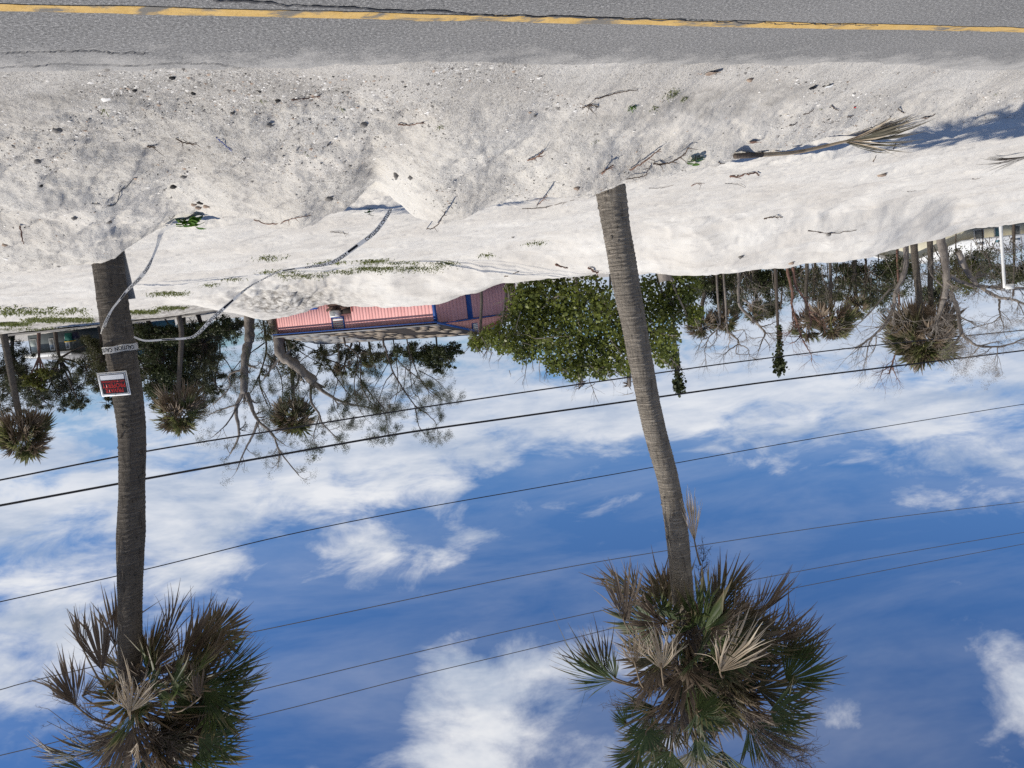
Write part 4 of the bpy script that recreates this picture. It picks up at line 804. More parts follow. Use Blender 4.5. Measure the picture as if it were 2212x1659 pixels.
# --- leafy trees at the left and behind the house
G_LEFT = 'dark trees across the street'; TR = 'tree'
crown_tree('leafy_tree', 'dark feathery tree behind the far left palm trunk', TR, (30, 722), 52, [(20, 790, 40), (60, 830, 42), (20, 850, 34), (-40, 820, 50), (20, 745, 22), (50, 765, 20), (0, 880, 26), (70, 870, 22), (40, 810, 30)], M_BARKD, M_LPINE, 501, 11000, .13, G_LEFT, .25, 9, .3)
crown_tree('leafy_tree', 'dark drooping tree just left of the sign on the palm', TR, (120, 718), 58, [(110, 825, 36), (150, 845, 36), (90, 865, 24), (190, 800, 34), (140, 880, 16), (190, 745, 20), (160, 790, 20), (120, 790, 22), (170, 870, 20), (60, 890, 14)], M_BARKD, M_LPINE, 502, 12000, .13, G_LEFT, .25, 9, .3)
crown_tree('leafy_tree', 'yellow-green leafy tree in front of the grey house across the street', TR, (86, 722), 48, [(80, 818, 18), (98, 806, 14), (62, 820, 14), (90, 835, 10)], M_BARKR, M_LYEL, 503, 1500, .11, G_LEFT, .6, 8, .15)
crown_tree('leafy_tree', 'dark leafy tree hidden mostly behind the sign palm trunk', TR, (215, 715), 55, [(200, 740, 24), (220, 770, 36), (215, 830, 26), (235, 870, 18), (240, 800, 34)], M_BARKD, M_LOLIVE, 504, 7000, .12, G_LEFT, .3, 8, .3)
crown_tree('leafy_tree', 'broad dark tree immediately right of the taped trunk', TR, (320, 708), 50, [(310, 722, 26), (350, 730, 30), (390, 728, 30), (320, 750, 40), (360, 780, 46), (330, 820, 40), (380, 830, 32), (300, 790, 30), (345, 860, 24), (400, 770, 30)], M_BARKD, M_LDARK, 505, 13000, .13, G_LEFT, .45, 10, .2)
crown_tree('leafy_tree', 'tall dark layered tree between the two drooping far palms and house', TR, (430, 704), 52, [(430, 716, 28), (470, 712, 26), (500, 706, 22), (430, 740, 40), (440, 790, 36), (425, 830, 30), (460, 770, 28), (440, 865, 20), (415, 720, 34), (475, 815, 16), (470, 845, 14)], M_BARKD, M_LPINE, 506, 12000, .13, G_LEFT, .25, 10, .22, (1.2, 1, .8))
crown_tree('low_shrub', 'low dark shrubs under the hanging tape right of the palm', 'shrub', (350, 706), 47, [(320, 722, 20), (360, 724, 22), (400, 722, 22), (440, 716, 20), (480, 706, 22), (300, 735, 18)], M_BARKD, M_LDARK, 507, 4200, .12, None, .5, 4, .1)
limb_tree('big_grey_tree', 'tall grey storm-broken tree with bare forked top left of the pink house', 'tree', [L_(q4, 26, 15, (1090, -60), (1095, 120), (1090, 260), (1050, 450), (1040, 650), (1040, 800)), L_(q4, 10, 3, (1035, 780), (960, 960), (985, 1150), (980, 1260), (900, 1420)), L_(q4, 11, 6, (1070, 800), (1130, 980), (1185, 1090)), L_(q4, 7, 2, (1185, 1090), (1120, 1250), (1040, 1400), (960, 1600)), L_(q4, 7, 2, (1185, 1090), (1330, 1220), (1410, 1400), (1600, 1640)), L_(q4, 5, 2, (1030, 560), (890, 610), (890, 750), (720, 920)), L_(q4, 4, 1.6, (970, 920), (800, 970), (660, 1030)), L_(q4, 4, 1.6, (960, 960), (860, 1120), (740, 1230)), L_(q4, 4, 1.5, (1410, 1400), (1380, 1560)), L_(q4, 3, 1.3, (1340, 1240), (1470, 1340))],
    59, M_BARKG, 510, None, (3, 1.1, .012), (M_LOLIVE, 4, .08, .25, .16, (1, 1, 1.2), .28), ntw=5, gravity=-.7)
limb_tree('big_grey_tree', 'thick grey trunk leaning right over the pink house roof', 'tree', [L_(q4, 30, 20, (1330, 0), (1390, 200), (1420, 400), (1560, 510), (1760, 690)), ([(672, 824), (702, 848), (742, 869), (796, 880)], 10, 3), ([(672, 828), (672, 866), (690, 896), (697, 915), (727, 945)], 7, 2), ([(690, 896), (680, 930), (676, 950)], 3, 1.2), L_(q4, 8, 3, (1420, 420), (1340, 520), (1250, 640)), L_(q4, 8, 3, (1560, 510), (1600, 640), (1560, 760)), ([(742, 869), (770, 846), (800, 830)], 3.5, 1.5), ([(796, 880), (830, 892), (838, 930)], 3, 1.2)],
    57, M_BARKG, 511, None, (3, 1.15, .012), (M_LDARK, 6, .09, .28, .26, (1, 1, 1.2), .28), ntw=6, gravity=-.7)
crown_tree('leafy_tree', 'green tree crown wrapped around the leaning grey trunk', TR, (600, 700), 58, [(600, 705, 28), (570, 715, 24), (640, 745, 24), (600, 790, 20), (630, 800, 24), (700, 790, 20), (575, 800, 16), (690, 760, 20)], M_BARKD, M_LOLIVE, 512, 4600, .11, 'trees around the pink house', .4, 6, .3)
limb_tree('wispy_tree', 'thin leaning wispy pine right above the pink roof', 'tree', [([(828, 738), (833, 752), (848, 801), (871, 841), (896, 876)], 4.5, 2.5), ([(896, 876), (935, 905), (945, 925)], 2.5, 1), ([(896, 876), (905, 920), (922, 945)], 2.5, 1), ([(848, 806), (830, 830), (818, 868)], 2.5, 1.2), ([(871, 841), (845, 860), (840, 885)], 2, 1), ([(872, 840), (880, 790), (905, 860)], 2, 1)], 52, M_BARKD, 513, 'wispy trees behind the pink house', (3, 1.1, .012), (M_LPINE, 7, .075, .18, .30, (1, 1, 1.3), .2), ntw=5, zground=1.0, gravity=-.7)
limb_tree('wispy_tree', 'feathery drooping pine whose sprays hang beside the thin leaning pine', 'tree', [([(880, 740), (895, 790), (915, 830), (950, 860)], 3.5, 1.6), ([(905, 800), (940, 820), (965, 845)], 2.2, 1), ([(885, 770), (890, 840), (905, 860)], 2.2, 1), ([(915, 830), (930, 850), (945, 855)], 2, 1)], 54, M_BARKD, 514, 'wispy trees behind the pink house', (3, 1.1, .012), (M_LPINE, 7, .075, .18, .30, (1, 1, 1.4), .2), ntw=5, zground=1.0, gravity=-.7)
limb_tree('wispy_tree', 'wispy pine with a leaning dark trunk near the roof ridge', 'tree', [([(744, 738), (752, 748), (778, 776), (780, 830), (800, 870)], 4.5, 2), ([(778, 776), (765, 830), (775, 880), (790, 905)], 2.5, 1), ([(780, 830), (815, 865), (835, 890)], 2.5, 1), ([(730, 740), (735, 800), (745, 840)], 2.5, 1.2)], 53, M_BARKD, 515, 'wispy trees behind the pink house', (3, 1.1, .012), (M_LPINE, 7, .075, .18, .30, (1, 1, 1.4), .2), ntw=5, zground=1.0, gravity=-.7)
crown_tree('leafy_tree', 'dark leafy tree rising behind the pink roof next to the sea grape', TR, (950, 730), 56, [(900, 760, 26), (930, 770, 28), (960, 765, 28), (985, 755, 18), (945, 795, 16), (870, 760, 20), (975, 790, 12)], M_BARKD, M_LDARK, 516, 5200, .13, 'trees around the pink house', .5, 6, .2, zground=1.0)
crown_tree('leafy_tree', 'olive tree behind the roof left of the thin leaning pine', TR, (790, 735), 60, [(730, 760, 20), (770, 765, 22), (810, 765, 22), (840, 770, 18), (770, 800, 18), (725, 800, 14), (700, 770, 18)], M_BARKD, M_LOLIVE, 517, 3600, .13, 'trees around the pink house', .35, 5, .35, zground=1.0)
# low greenery that closes the view behind the right-hand bank
for i, (x, y, rr, Yd, lm, lab) in enumerate([(1540, 620, 34, 34, M_LDARK, 'dark shrub at the right foot of the sea grape'), (1600, 612, 36, 38, M_LOLIVE, 'olive shrub below the bending bare tree'), (1660, 612, 34, 36, M_LDARK, 'dark shrub below the vine-wrapped stem'), (1730, 610, 36, 40, M_LOLIVE, 'olive shrub behind the reddish bare tree'), (1850, 600, 40, 38, M_LDARK, 'dark shrub left of the twin palm trunks'), (1900, 640, 36, 42, M_LOLIVE, 'tall olive shrub left of the biggest palm'), (1940, 590, 34, 36, M_LDARK, 'dark shrub at the foot of the twin palm trunks'), (2070, 600, 40, 38, M_LYEL, 'yellowish shrub between bare tree and white pole'), (2120, 580, 36, 44, M_LDARK, 'dark shrub just left of the white pole'), (2190, 600, 34, 42, M_LOLIVE, 'olive shrub right of the white pole'), (1790, 640, 30, 44, M_LPINE, 'dull green shrub under the windblown palm'), (1580, 660, 28, 44, M_LPINE, 'dull green shrub behind the two fan palms'), (2020, 640, 24, 44, M_LPINE, 'dull green shrub behind the pale bare tree'), (1660, 670, 24, 46, M_LOLIVE, 'far olive bush right behind the vine-wrapped stem')]):
    crown_tree('shrub', lab, 'shrub', (x, y - 40), Yd, [(x, y, rr), (x - rr * .7, y - rr * .3, rr * .7), (x + rr * .7, y - rr * .3, rr * .7)], M_BARKD, lm, 520 + i, 1900, .12, 'shrubs behind the sand bank', .35, 3, .28)
for i, (x0, y0, x1, y1, w, lab) in enumerate([(1690, 560, 1687, 660, 5, 'thin straight trunk behind the reddish bare tree'), (1845, 570, 1832, 640, 6, 'slim leaning trunk left of the bare long-limbed tree'), (1870, 560, 1866, 650, 6, 'slim upright trunk beside the leaning one'), (1634, 560, 1628, 640, 5, 'slim trunk under the vine-wrapped stem'), (2190, 470, 2188, 640, 6, 'slim trunk right of the white pole'), (1560, 580, 1562, 660, 6, 'grey trunk right of the sea grape'), (1760, 560, 1756, 650, 7, 'thick brown trunk right of the reddish tree')]):
    limb_tree('slim_bare_tree', lab, 'bare tree', [([(x0, y0), ((x0 + x1) / 2 + 2, (y0 + y1) / 2), (x1, y1)], w, w * .7)], 36 + i * .4, M_BARKD, 560 + i, 'slim trunks behind the sand bank', (1, .6, .012), ntw=5)

crown_tree('leafy_tree', 'deep dark tree filling the gap behind the far split-frond palm', TR, (400, 704), 60, [(290, 715, 24), (330, 735, 34), (380, 745, 36), (430, 745, 36), (480, 725, 30), (360, 790, 36), (410, 800, 36), (450, 830, 26), (340, 840, 30), (390, 850, 30), (520, 712, 24)], M_BARKD, M_LDARK, 540, 12000, .13, G_LEFT, .45, 8, .12)
# grey brushwood and taller greenery behind the right-hand bank
for i, (x, y, w, h, Yd, lab) in enumerate([(1560, 610, 50, 60, 35, 'grey leafless brush right of the sea grape'), (1630, 620, 50, 70, 36, 'grey leafless brush below the bending bare tree'), (1720, 610, 60, 70, 37, 'grey leafless brush around the reddish tree foot'), (1800, 605, 55, 70, 37, 'grey leafless brush under the windblown palm'), (1880, 600, 55, 80, 36, 'grey leafless brush left of the twin trunks'), (1960, 590, 50, 70, 35, 'grey leafless brush around the twin trunks'), (2070, 570, 60, 80, 34, 'grey leafless brush right of the pale bare tree'), (2150, 550, 60, 80, 36, 'grey leafless brush around the white pole')]):
    r = np.random.RandomState(700 + i); b0 = P(x, y - 30, Yd); s = Yd / FPX; root = thing('brush_thicket', (b0[0], b0[1], min(b0[2], 1.2)), lab, 'brush', 'grey brush behind the bank'); tw = MB()
    for k in range(20):
        q = P(x + r.uniform(-w, w), y - 35 + r.uniform(-5, 10), Yd + r.uniform(-1.5, 1.5)); twig_tree(tw, q, np.array([r.normal(0, .35), r.normal(0, .2), 1.]), h * s * r.uniform(.6, 1.2), .022, 2, r, 4, -.2, .6, (2, 4), None, .16)
    tag(tw.make('stems', M_BARKG if i % 2 else M_BARKD, root), kind='stuff')
    C = clumps([P(x + r.uniform(-w, w), y + r.uniform(-30, h * .7), Yd + r.uniform(-1.5, 1.5)) for _ in range(26)], .35, 60, 720 + i); V, F = leaf_cloud(C, .055, .35, 730 + i); tag(mk('leaves', V, F, (M_LOLIVE, M_LPINE, M_LDARK)[i % 3], root), kind='stuff')

G_W = 'wispy trees behind the pink house'
for k_, (yd, sd, lab, ms) in enumerate([(63, 801, 'fine-twigged drooping tree between the tall grey tree and the roof', [([(570, 700), (575, 760), (560, 820), (575, 870)], 5, 2.5), ([(575, 760), (605, 810), (610, 860), (600, 900)], 3, 1), ([(565, 800), (540, 850), (500, 890)], 3, 1), ([(560, 830), (585, 880), (580, 930)], 2.5, 1), ([(572, 740), (520, 780), (480, 830)], 3, 1)]),
        (64, 802, 'fine-twigged drooping tree behind the leaning grey trunk', [([(690, 730), (700, 770), (730, 820), (760, 860)], 4, 2), ([(700, 770), (680, 820), (650, 870)], 3, 1), ([(730, 820), (720, 870), (740, 910)], 2.5, 1), ([(705, 775), (760, 800), (800, 850), (820, 900)], 3, 1), ([(695, 750), (650, 780), (620, 830)], 2.5, 1)]),
        (65, 803, 'fine-twigged drooping tree over the right half of the roof', [([(850, 735), (855, 770), (880, 800)], 3.5, 1.6), ([(852, 760), (830, 800), (800, 850)], 2.5, 1), ([(870, 790), (920, 830), (950, 850)], 2.5, 1), ([(855, 770), (860, 830), (850, 880)], 2.5, 1)]),
        (62, 804, 'fine-twigged drooping tree right of the split-frond far palm', [([(470, 704), (475, 760), (465, 820), (480, 850)], 4, 2), ([(475, 760), (500, 800), (510, 850)], 2.5, 1), ([(470, 800), (440, 850), (430, 880)], 2.5, 1), ([(472, 740), (430, 780), (410, 830)], 3, 1)])]):
    limb_tree('wispy_tree', lab, 'tree', ms, yd, M_BARKD, sd, G_W, (3, 1.2, .012), (M_LPINE if k_ % 2 else M_LDARK, 7, .08, .22, .34, (1, 1, 1.3), .28), ntw=6, zground=1.0, gravity=-.8)
# ------------------------------------------------------------------ the pink house
M_FELT = plain('roof_felt', (0.03, 0.026, 0.025), (0.055, 0.045, 0.04), 2, 0.95)
M_SHG = plain('grey_shingle', (0.30, 0.295, 0.29), (0.2, 0.195, 0.19), 5, 0.95, 0.4, 50, 0.01)
M_SHT = plain('torn_tan_shingle', (0.33, 0.28, 0.22), (0.13, 0.10, 0.08), 3, 0.95, 0.4, 50, 0.01)
M_DARK = plain('interior_shade_paint', (0.02, 0.014, 0.012), (0.035, 0.025, 0.02), 3, 0.9)  # shade of the rooms, put into the colour of flat panels
M_BROWN = plain('broken_brown_wood', (0.10, 0.06, 0.045), (0.05, 0.032, 0.025), 5, 0.9)
M_PANE = plain('window_glass', (0.20, 0.21, 0.20), (0.13, 0.14, 0.14), 2, 0.12, spec=0.6)
M_WHITE = plain('white_paint', (0.72, 0.72, 0.70), (0.6, 0.6, 0.58), 4, 0.6)
M_PINKB = plain('pink_siding_groove', (0.28, 0.10, 0.10), (0.22, 0.08, 0.08), 4, 0.9)
def pink_house():
    C = P(942, 699, 45.0); Fp = P(664, 719, 53.2); ex = Fp - C; ex[2] = 0; ex = nrm(ex); ey = np.array([-ex[1], ex[0], 0]); ez = np.array([0, 0, 1.0])
    if ey[0] > 0: ey = -ey
    zE = C[2]; zB = 0.45; Lh = 17.5; Wd = 7.6; rise = 1.0; C0 = np.array([C[0], C[1], zB])
    n1, n2 = -ey, -ex
    _d = ray(598, 690); _k = ((np.array([C[0], C[1], 0]) - CAM) @ n1) / (_d @ n1); Lh = float(((CAM + _d * _k) - C) @ ex)
    root = thing('pink_house', C0, 'pink board house with blue trim and a storm-torn roof behind the bank', 'house')
    def pt(s, t, z): return np.array([C[0], C[1], 0]) + ex * s + ey * t + ez * z
    zR = lambda t: zE + rise * (1 - abs(t - Wd / 2) / (Wd / 2))
    # backing walls
    def prism(name, pts, mat, par=root):
        n = len(pts) // 2; F = [tuple(range(n)), tuple(range(2 * n - 1, n - 1, -1))] + [(i, i + n, (i + 1) % n + n, (i + 1) % n) for i in range(n)]
        return mk(name, pts, F, mat, par)
    wf = prism('wall', [pt(s, t, z) for t in (.03, .18) for s, z in ((.03, zB), (Lh, zB), (Lh, zE), (.03, zE))], M_PINKB); wf['label'] = 'sunlit long pink wall'
    wg = prism('wall', [pt(s, t, z) for s in (.03, .18) for t, z in ((.05, zB), (Wd, zB), (Wd, zE), (Wd / 2, zE + rise), (.05, zE))], M_PINKB); wg['label'] = 'shaded pink gable wall'
    prism('wall', [pt(s, t, z) for t in (Wd - .15, Wd) for s, z in ((.2, zB), (Lh, zB), (Lh, zE), (.2, zE))], M_PINKB)
    prism('wall', [pt(s, t, z) for s in (Lh, Lh + .15) for t, z in ((.05, zB), (Wd, zB), (Wd, zE), (Wd / 2, zE + rise), (.05, zE))], M_PINKB)
    def onwall(x, y):           # photo point -> (s, z) on the long wall
        d = ray(x, y); k = ((np.array([C[0], C[1], 0]) - CAM) @ n1) / (d @ n1); q = CAM + d * k; return (q - C) @ ex, q[2]
    def ongable(x, y):
        d = ray(x, y); k = ((np.array([C[0], C[1], 0]) - CAM) @ n2) / (d @ n2); q = CAM + d * k; return (q - C) @ ey, q[2]
    w0s, w0z = onwall(742, 684); w1s, w1z = onwall(721, 716); a0s, a0z = onwall(757, 660); a1s, a1z = onwall(716, 681)
    a0s, a1s = min(a0s, a1s), max(a0s, a1s); w0s, w1s = min(w0s, w1s), max(w0s, w1s); w1z = min(w1z, zE - .12)
    bw = 0.30; rr = np.random.RandomState(5)
    s = 0.12
    while s < Lh - .1:
        segs = [(zB, zE - .02)]; m = s + bw / 2
        for lo, hi, zl, zh in ((w0s, w1s, w0z, w1z), (a0s, a1s, a0z, a1z)):
            if lo - .05 < m < hi + .05: segs = [x for a, b in segs for x in ((a, zl), (zh, b)) if x[1] - x[0] > .05]
        for a, b in segs:
            V, F = box(pt(m, .015 - rr.uniform(0, .004), (a + b) / 2), bw - .014, .03, b - a, ex, ey, ez); mk('plank', V, F, M_PINK, wf)
        s += bw
    d0, dz0 = ongable(1006, 633); d1, dz1 = ongable(1020, 687); dt0, dt1 = min(d0, d1), max(d0, d1); dtop = dz1
    t = .12
    while t < Wd - .1:
        m = t + bw / 2; segs = [(zB, dtop - .02), (dtop + .10, zR(m) - .10)]
        if dt0 < m < dt1: segs = segs[1:]
        for a, b in segs:
            if b > a: V, F = box(pt(.015, m, (a + b) / 2), .03, bw - .014, b - a, ex, ey, ez); mk('plank', V, F, M_PINK, wg)
        t += bw
    V, F = box(pt(-.005, Wd / 2, dtop + .04), .05, Wd, .07, ex, ey, ez); mk('blue_ledge', V, F, M_BLUE, root)
    dr = mk('door', *box(pt(-.012, (dt0 + dt1) / 2, (zB + dtop) / 2), .06, dt1 - dt0 + .1, dtop - zB, ex, ey, ez), M_BLUE, root); mk('handle', *box(pt(-.07, dt0 + .12, zB + 1.0), .05, .04, .04, ex, ey, ez), M_WHITE, dr)
    v0, vz0 = ongable(1021, 703); v1, vz1 = ongable(1030, 713.5); vm = (v0 + v1) / 2
    ve = mk('gable_vent', *box(pt(-.02, vm, (vz0 + vz1) / 2), .06, .5, .62, ex, ey, ez), M_BLUE, root)
    for k in range(5): mk('slat', *box(pt(-.07, vm, (vz0 + vz1) / 2 - .22 + .11 * k), .05, .4, .075, ex, ey, ez), M_WHITE, ve)
    mk('corner_board', *box(pt(-.02, -.02, (zB + zE) / 2), .16, .16, zE - zB, ex, ey, ez), M_BLUE, root)
    # window: blue frame, awning panes with pale blinds
    wi = mk('window', *box(pt((w0s + w1s) / 2, .02, (w0z + w1z) / 2), w1s - w0s, .02, w1z - w0z, ex, ey, ez), M_DARK, root)
    for ss in (w0s, w1s): mk('frame', *box(pt(ss, -.02, (w0z + w1z) / 2), .08, .07, w1z - w0z + .08, ex, ey, ez), M_BLUE, wi)
    for zz in (w0z, w1z): mk('frame', *box(pt((w0s + w1s) / 2, -.021, zz), w1s - w0s - .08, .07, .08, ex, ey, ez), M_BLUE, wi)
    hh = (w1z - w0z - .12) / 4
    for k in range(4): mk('pane', *box(pt((w0s + w1s) / 2, -.004 - .01 * (k % 2), w0z + .06 + hh * (k + .5)), w1s - w0s - .14, .012, hh - .05, ex, ey, ez), M_WHITE if k == 0 else M_PANE, wi)
    # broken-out opening: flat panel with the room's shade in its colour, a window air conditioner and hanging boards
    op = mk('broken_opening', *box(pt((a0s + a1s) / 2, .022, (a0z + a1z) / 2), a1s - a0s, .012, a1z - a0z, ex, ey, ez), M_DARK, root)
    ac = mk('air_conditioner', *box(pt(a1s - .75, -.22, a0z + .42), .62, .5, .42, ex, ey, ez), M_WHITE, op)
    for k in range(4): mk('louver', *box(pt(a1s - .75, -.48, a0z + .30 + .08 * k), .5, .02, .03, ex, ey, ez), M_WOODG, ac)
    for k, (ds, dz, ln, tilt) in enumerate(((.35, .1, 1.6, .15), (.9, -.05, 1.9, -.1), (1.4, .0, 1.2, .3), (0.1, -.22, 2.6, .02))):
        e1 = nrm(ex * math.cos(tilt) + ez * math.sin(tilt)); e3 = np.cross(e1, ey); mk('hanging_board', *box(pt(a0s + ds + .3, -.12 - .05 * k, a0z + dz), ln, .04, .16, e1, ey, e3), M_BROWN, op)
    mk('loose_strip', *box(pt(a0s - .12, -.03, a1z - .75), .05, .05, 1.3, ex, ey, ez), plain('red_strip', (.32, .06, .05), (.24, .05, .04)), root)
    # roof
    ov, rk = .26, .35; sl = rise / (Wd / 2); th = .09
    def slope(t0, t1, zt0, zt1, name, mat):
        return prism(name, [pt(s_, t_, z_ + dz) for dz in (th * .2, th) for s_, t_, z_ in ((-rk, t0, zt0), (Lh + rk, t0, zt0), (Lh + rk, t1, zt1), (-rk, t1, zt1))], mat)
    zf = zE - sl * ov
    rf = slope(-ov, Wd / 2, zf, zE + rise, 'roof', M_FELT); slope(Wd + ov, Wd / 2 + .003, zf, zE + rise, 'roof', M_SHG)
    mk('fascia', *box(pt(Lh / 2, -ov - .02, zf - .05), Lh + 2 * rk, .035, .075, ex, ey, ez), M_BLUE, rf)
    mk('drip_edge', *box(pt(Lh / 2, -ov + .14, zf + th + sl * .16 + .01), Lh + 2 * rk - .05, .34, .02, ex, nrm(ey + ez * sl), nrm(ez - ey * sl)), M_SHG, rf)
    for sg in (1, -1):
        a, b = pt(-rk - .02, Wd / 2 - sg * (Wd / 2 + ov), zf), pt(-rk - .02, Wd / 2, zE + rise); e2 = nrm(b - a); mk('fascia', *box((a + b) / 2 + ez * .0, .035, np.linalg.norm(b - a), .12, ex, e2, np.cross(ex, e2)), M_BLUE, rf)
    e2 = nrm(ey + ez * sl); e3 = nrm(ez - ey * sl); shm = {}
    for k, m_ in enumerate((M_SHG, M_SHT)): V, F = box((0, 0, 0), 1.0, .34, .022); shm[k] = raw_mesh('shingle', V, F, (m_,))
    rot = Matrix((tuple(ex), tuple(e2), tuple(e3))).transposed().to_euler()
    for row in range(13):
        for cl in range(18):
            t_ = -ov + .45 + row * .30; s_ = -rk + .5 + cl * 1.0 + .37 * row % 1.0 + rr.uniform(-.15, .15)
            if s_ > Lh or t_ > Wd / 2 - .15: continue
            intact = s_ > 11.5 - row * .25; keep = intact or rr.rand() < .5 + .4 * math.sin(s_ * .9 + row * .35)
            if not keep: continue
            o = bpy.data.objects.new('shingle', shm[0 if intact and rr.rand() < .9 else 1]); link(o); o.parent = rf
            q = pt(s_ + rr.uniform(-.1, .1), t_, zf + sl * (t_ + ov) + th + .022 + .004 * (cl % 2) + .01 * rr.rand()); o.location = tuple(q - ORG[root.name]); o.rotation_euler = rot; o.scale = (1 if intact else rr.uniform(.35, 1), 1, 1)
    # blue awning fallen against the wall
    b0s, b0z = onwall(690, 665); b1s, b1z = onwall(626, 664)
    o = mk('fallen_awning', *box(pt((b0s + b1s) / 2, -.6, min(b0z, b1z) + .0), abs(b1s - b0s), 1.1, .10, ex, nrm(ey * .8 + ez * .5), nrm(ez * .8 - ey * .5)), plain('bright_blue_panel', (.03, .14, .50), (.025, .1, .4), 3), root); o['label'] = 'bright blue fallen awning panel'
    return root
pink_house()

# ------------------------------------------------------------------ other far buildings
M_GREYW = plain('grey_green_wall', (.085, .10, .10), (.065, .075, .075), .8, .85)
M_TEAL = plain('teal_wall', (.10, .22, .26), (.08, .17, .2), .8, .85)
M_PALEW = plain('pale_green_siding', (.42, .47, .44), (.3, .34, .32), 2, .8)
M_CREAM = plain('cream_wall', (.55, .52, .40), (.42, .39, .3), 1, .85)
def far_house(name, label, A, B, Yd, dY, ztop, depth, wall, roof, rise, win, zb=None, ovh=.4, trim=None):
    """box house with a low gable roof; A, B: photo points at the top of its street wall"""
    a, b = P(*A, Yd), P(*B, Yd + dY); ex = b - a; ex[2] = 0; Lh = np.linalg.norm(ex); ex = ex / Lh; ey = np.array([-ex[1], ex[0], 0]); ey = ey if ey[1] > 0 else -ey; ez = np.array([0, 0, 1.0])
    z1 = (a[2] + b[2]) / 2; z0 = .4 if zb is None else zb; O = np.array([a[0], a[1], 0]); root = thing(name, (a[0], a[1], z0), label, 'house', 'far houses')
    pt = lambda s, t, z: O + ex * s + ey * t + ez * z
    def prism(nm, pts, mat, par):
        n = len(pts) // 2; F = [tuple(range(n)), tuple(range(2 * n - 1, n - 1, -1))] + [(i, i + n, (i + 1) % n + n, (i + 1) % n) for i in range(n)]; return mk(nm, pts, F, mat, par)
    w = prism('wall', [pt(s, t, z) for s in (0, Lh) for t, z in ((0, z0), (depth, z0), (depth, z1), (depth / 2, z1 + rise), (0, z1))], wall, root)
    for sg in (0, 1):
        t0, t1 = (-ovh, depth / 2) if sg == 0 else (depth + ovh, depth / 2 + .002); zz = z1 - rise * ovh / (depth / 2); r_ = prism('roof', [pt(s, t, z + dz) for dz in (.02, .16) for s, t, z in ((-ovh, t0, zz), (Lh + ovh, t0, zz), (Lh + ovh, t1, z1 + rise), (-ovh, t1, z1 + rise))], roof, root)
        if sg == 0 and trim: mk('fascia', *box(pt(Lh / 2, -ovh - .03, zz + .02), Lh + 2 * ovh, .04, .32, ex, ey, ez), trim, r_)
    for (s0, s1, zz0, zz1, dm) in win:
        o = mk('window' if zz0 > z0 + .5 else 'door', *box(pt((s0 + s1) / 2 * Lh, -.02, (zz0 + zz1) / 2), (s1 - s0) * Lh, .08, zz1 - zz0, ex, ey, ez), M_WHITE, root); mk('pane', *box(pt((s0 + s1) / 2 * Lh, -.05, (zz0 + zz1) / 2), (s1 - s0) * Lh - .16, .06, zz1 - zz0 - .16, ex, ey, ez), dm, o)
    return root
far_house('grey_house', 'low grey-green house with pale roof edge behind the sign palm', (160, 760), (68, 772), 62, 4, 0, 7, M_GREYW, M_SHG, .7, [(.06, .14, 1.5, 2.5, M_PANE), (.8, .95, 1.4, 2.6, M_PALEW), (.4, .5, 1.5, 2.5, M_PANE)], trim=M_WHITE)
far_house('teal_house', 'teal gabled house between the grey house and the taped trunk', (206, 776), (170, 779), 66, 1.5, 0, 8, M_TEAL, M_SHG, .6, [(.35, .7, 1.6, 2.9, M_PANE)], trim=M_WHITE)
far_house('white_roofed_house', 'cream house with a bright white roof right of the white pole', (2290, 497), (2076, 526), 60, -3, 0, 9, M_CREAM, M_WHITE, 1.2, [(.1, .17, 1.0, 2.2, M_TEAL), (.25, .33, 1.0, 2.2, M_PANE), (.42, .5, 1.0, 2.2, M_PANE), (.6, .68, 1.0, 2.2, M_TEAL), (.78, .88, 1.0, 2.2, M_PANE)], ovh=.6)
def bin_(label, x0, x1, y0, y1, Yd, mat, lid):
    c = P((x0 + x1) / 2, y0, Yd); s = Yd / FPX; w = (x1 - x0) * s; h = (y1 - y0) * s; root = thing('wheelie_bin', c, label, 'bin', 'bins by the street')
    V = []; 
    for z, k in ((0, .78), (h * .9, 1.0)): V += [c + np.array([sx * w * k / 2, sy * w * k / 2, z]) for sx, sy in ((-1, -1), (1, -1), (1, 1), (-1, 1))]
    mk('body', V, [(3, 2, 1, 0), (4, 5, 6, 7), (0, 1, 5, 4), (1, 2, 6, 5), (2, 3, 7, 6), (3, 0, 4, 7)], mat, root); mk('lid', *box(c + np.array([0, 0, h * .95]), w * 1.1, w * 1.1, h * .09), lid, root)
    for sx in (-1, 1): V, F = tube([c + np.array([sx * w * .3, w * .42, .09]), c + np.array([sx * w * .4, w * .42, .09])], .09, 10); mk('wheel', V, F, M_INK, root)
bin_('green bin with a yellow lid on the far street edge', 141, 156, 719, 738, 50, plain('bin_green', (.01, .09, .07), (.008, .07, .055)), plain('bin_yellow', (.55, .36, .05), (.45, .3, .04)))
bin_('dark blue bin next to the green one', 157, 167.5, 717, 732, 50, plain('bin_dark', (.015, .015, .035), (.01, .01, .025)), plain('bin_dark_lid', (.02, .02, .03), (.015, .015, .02)))
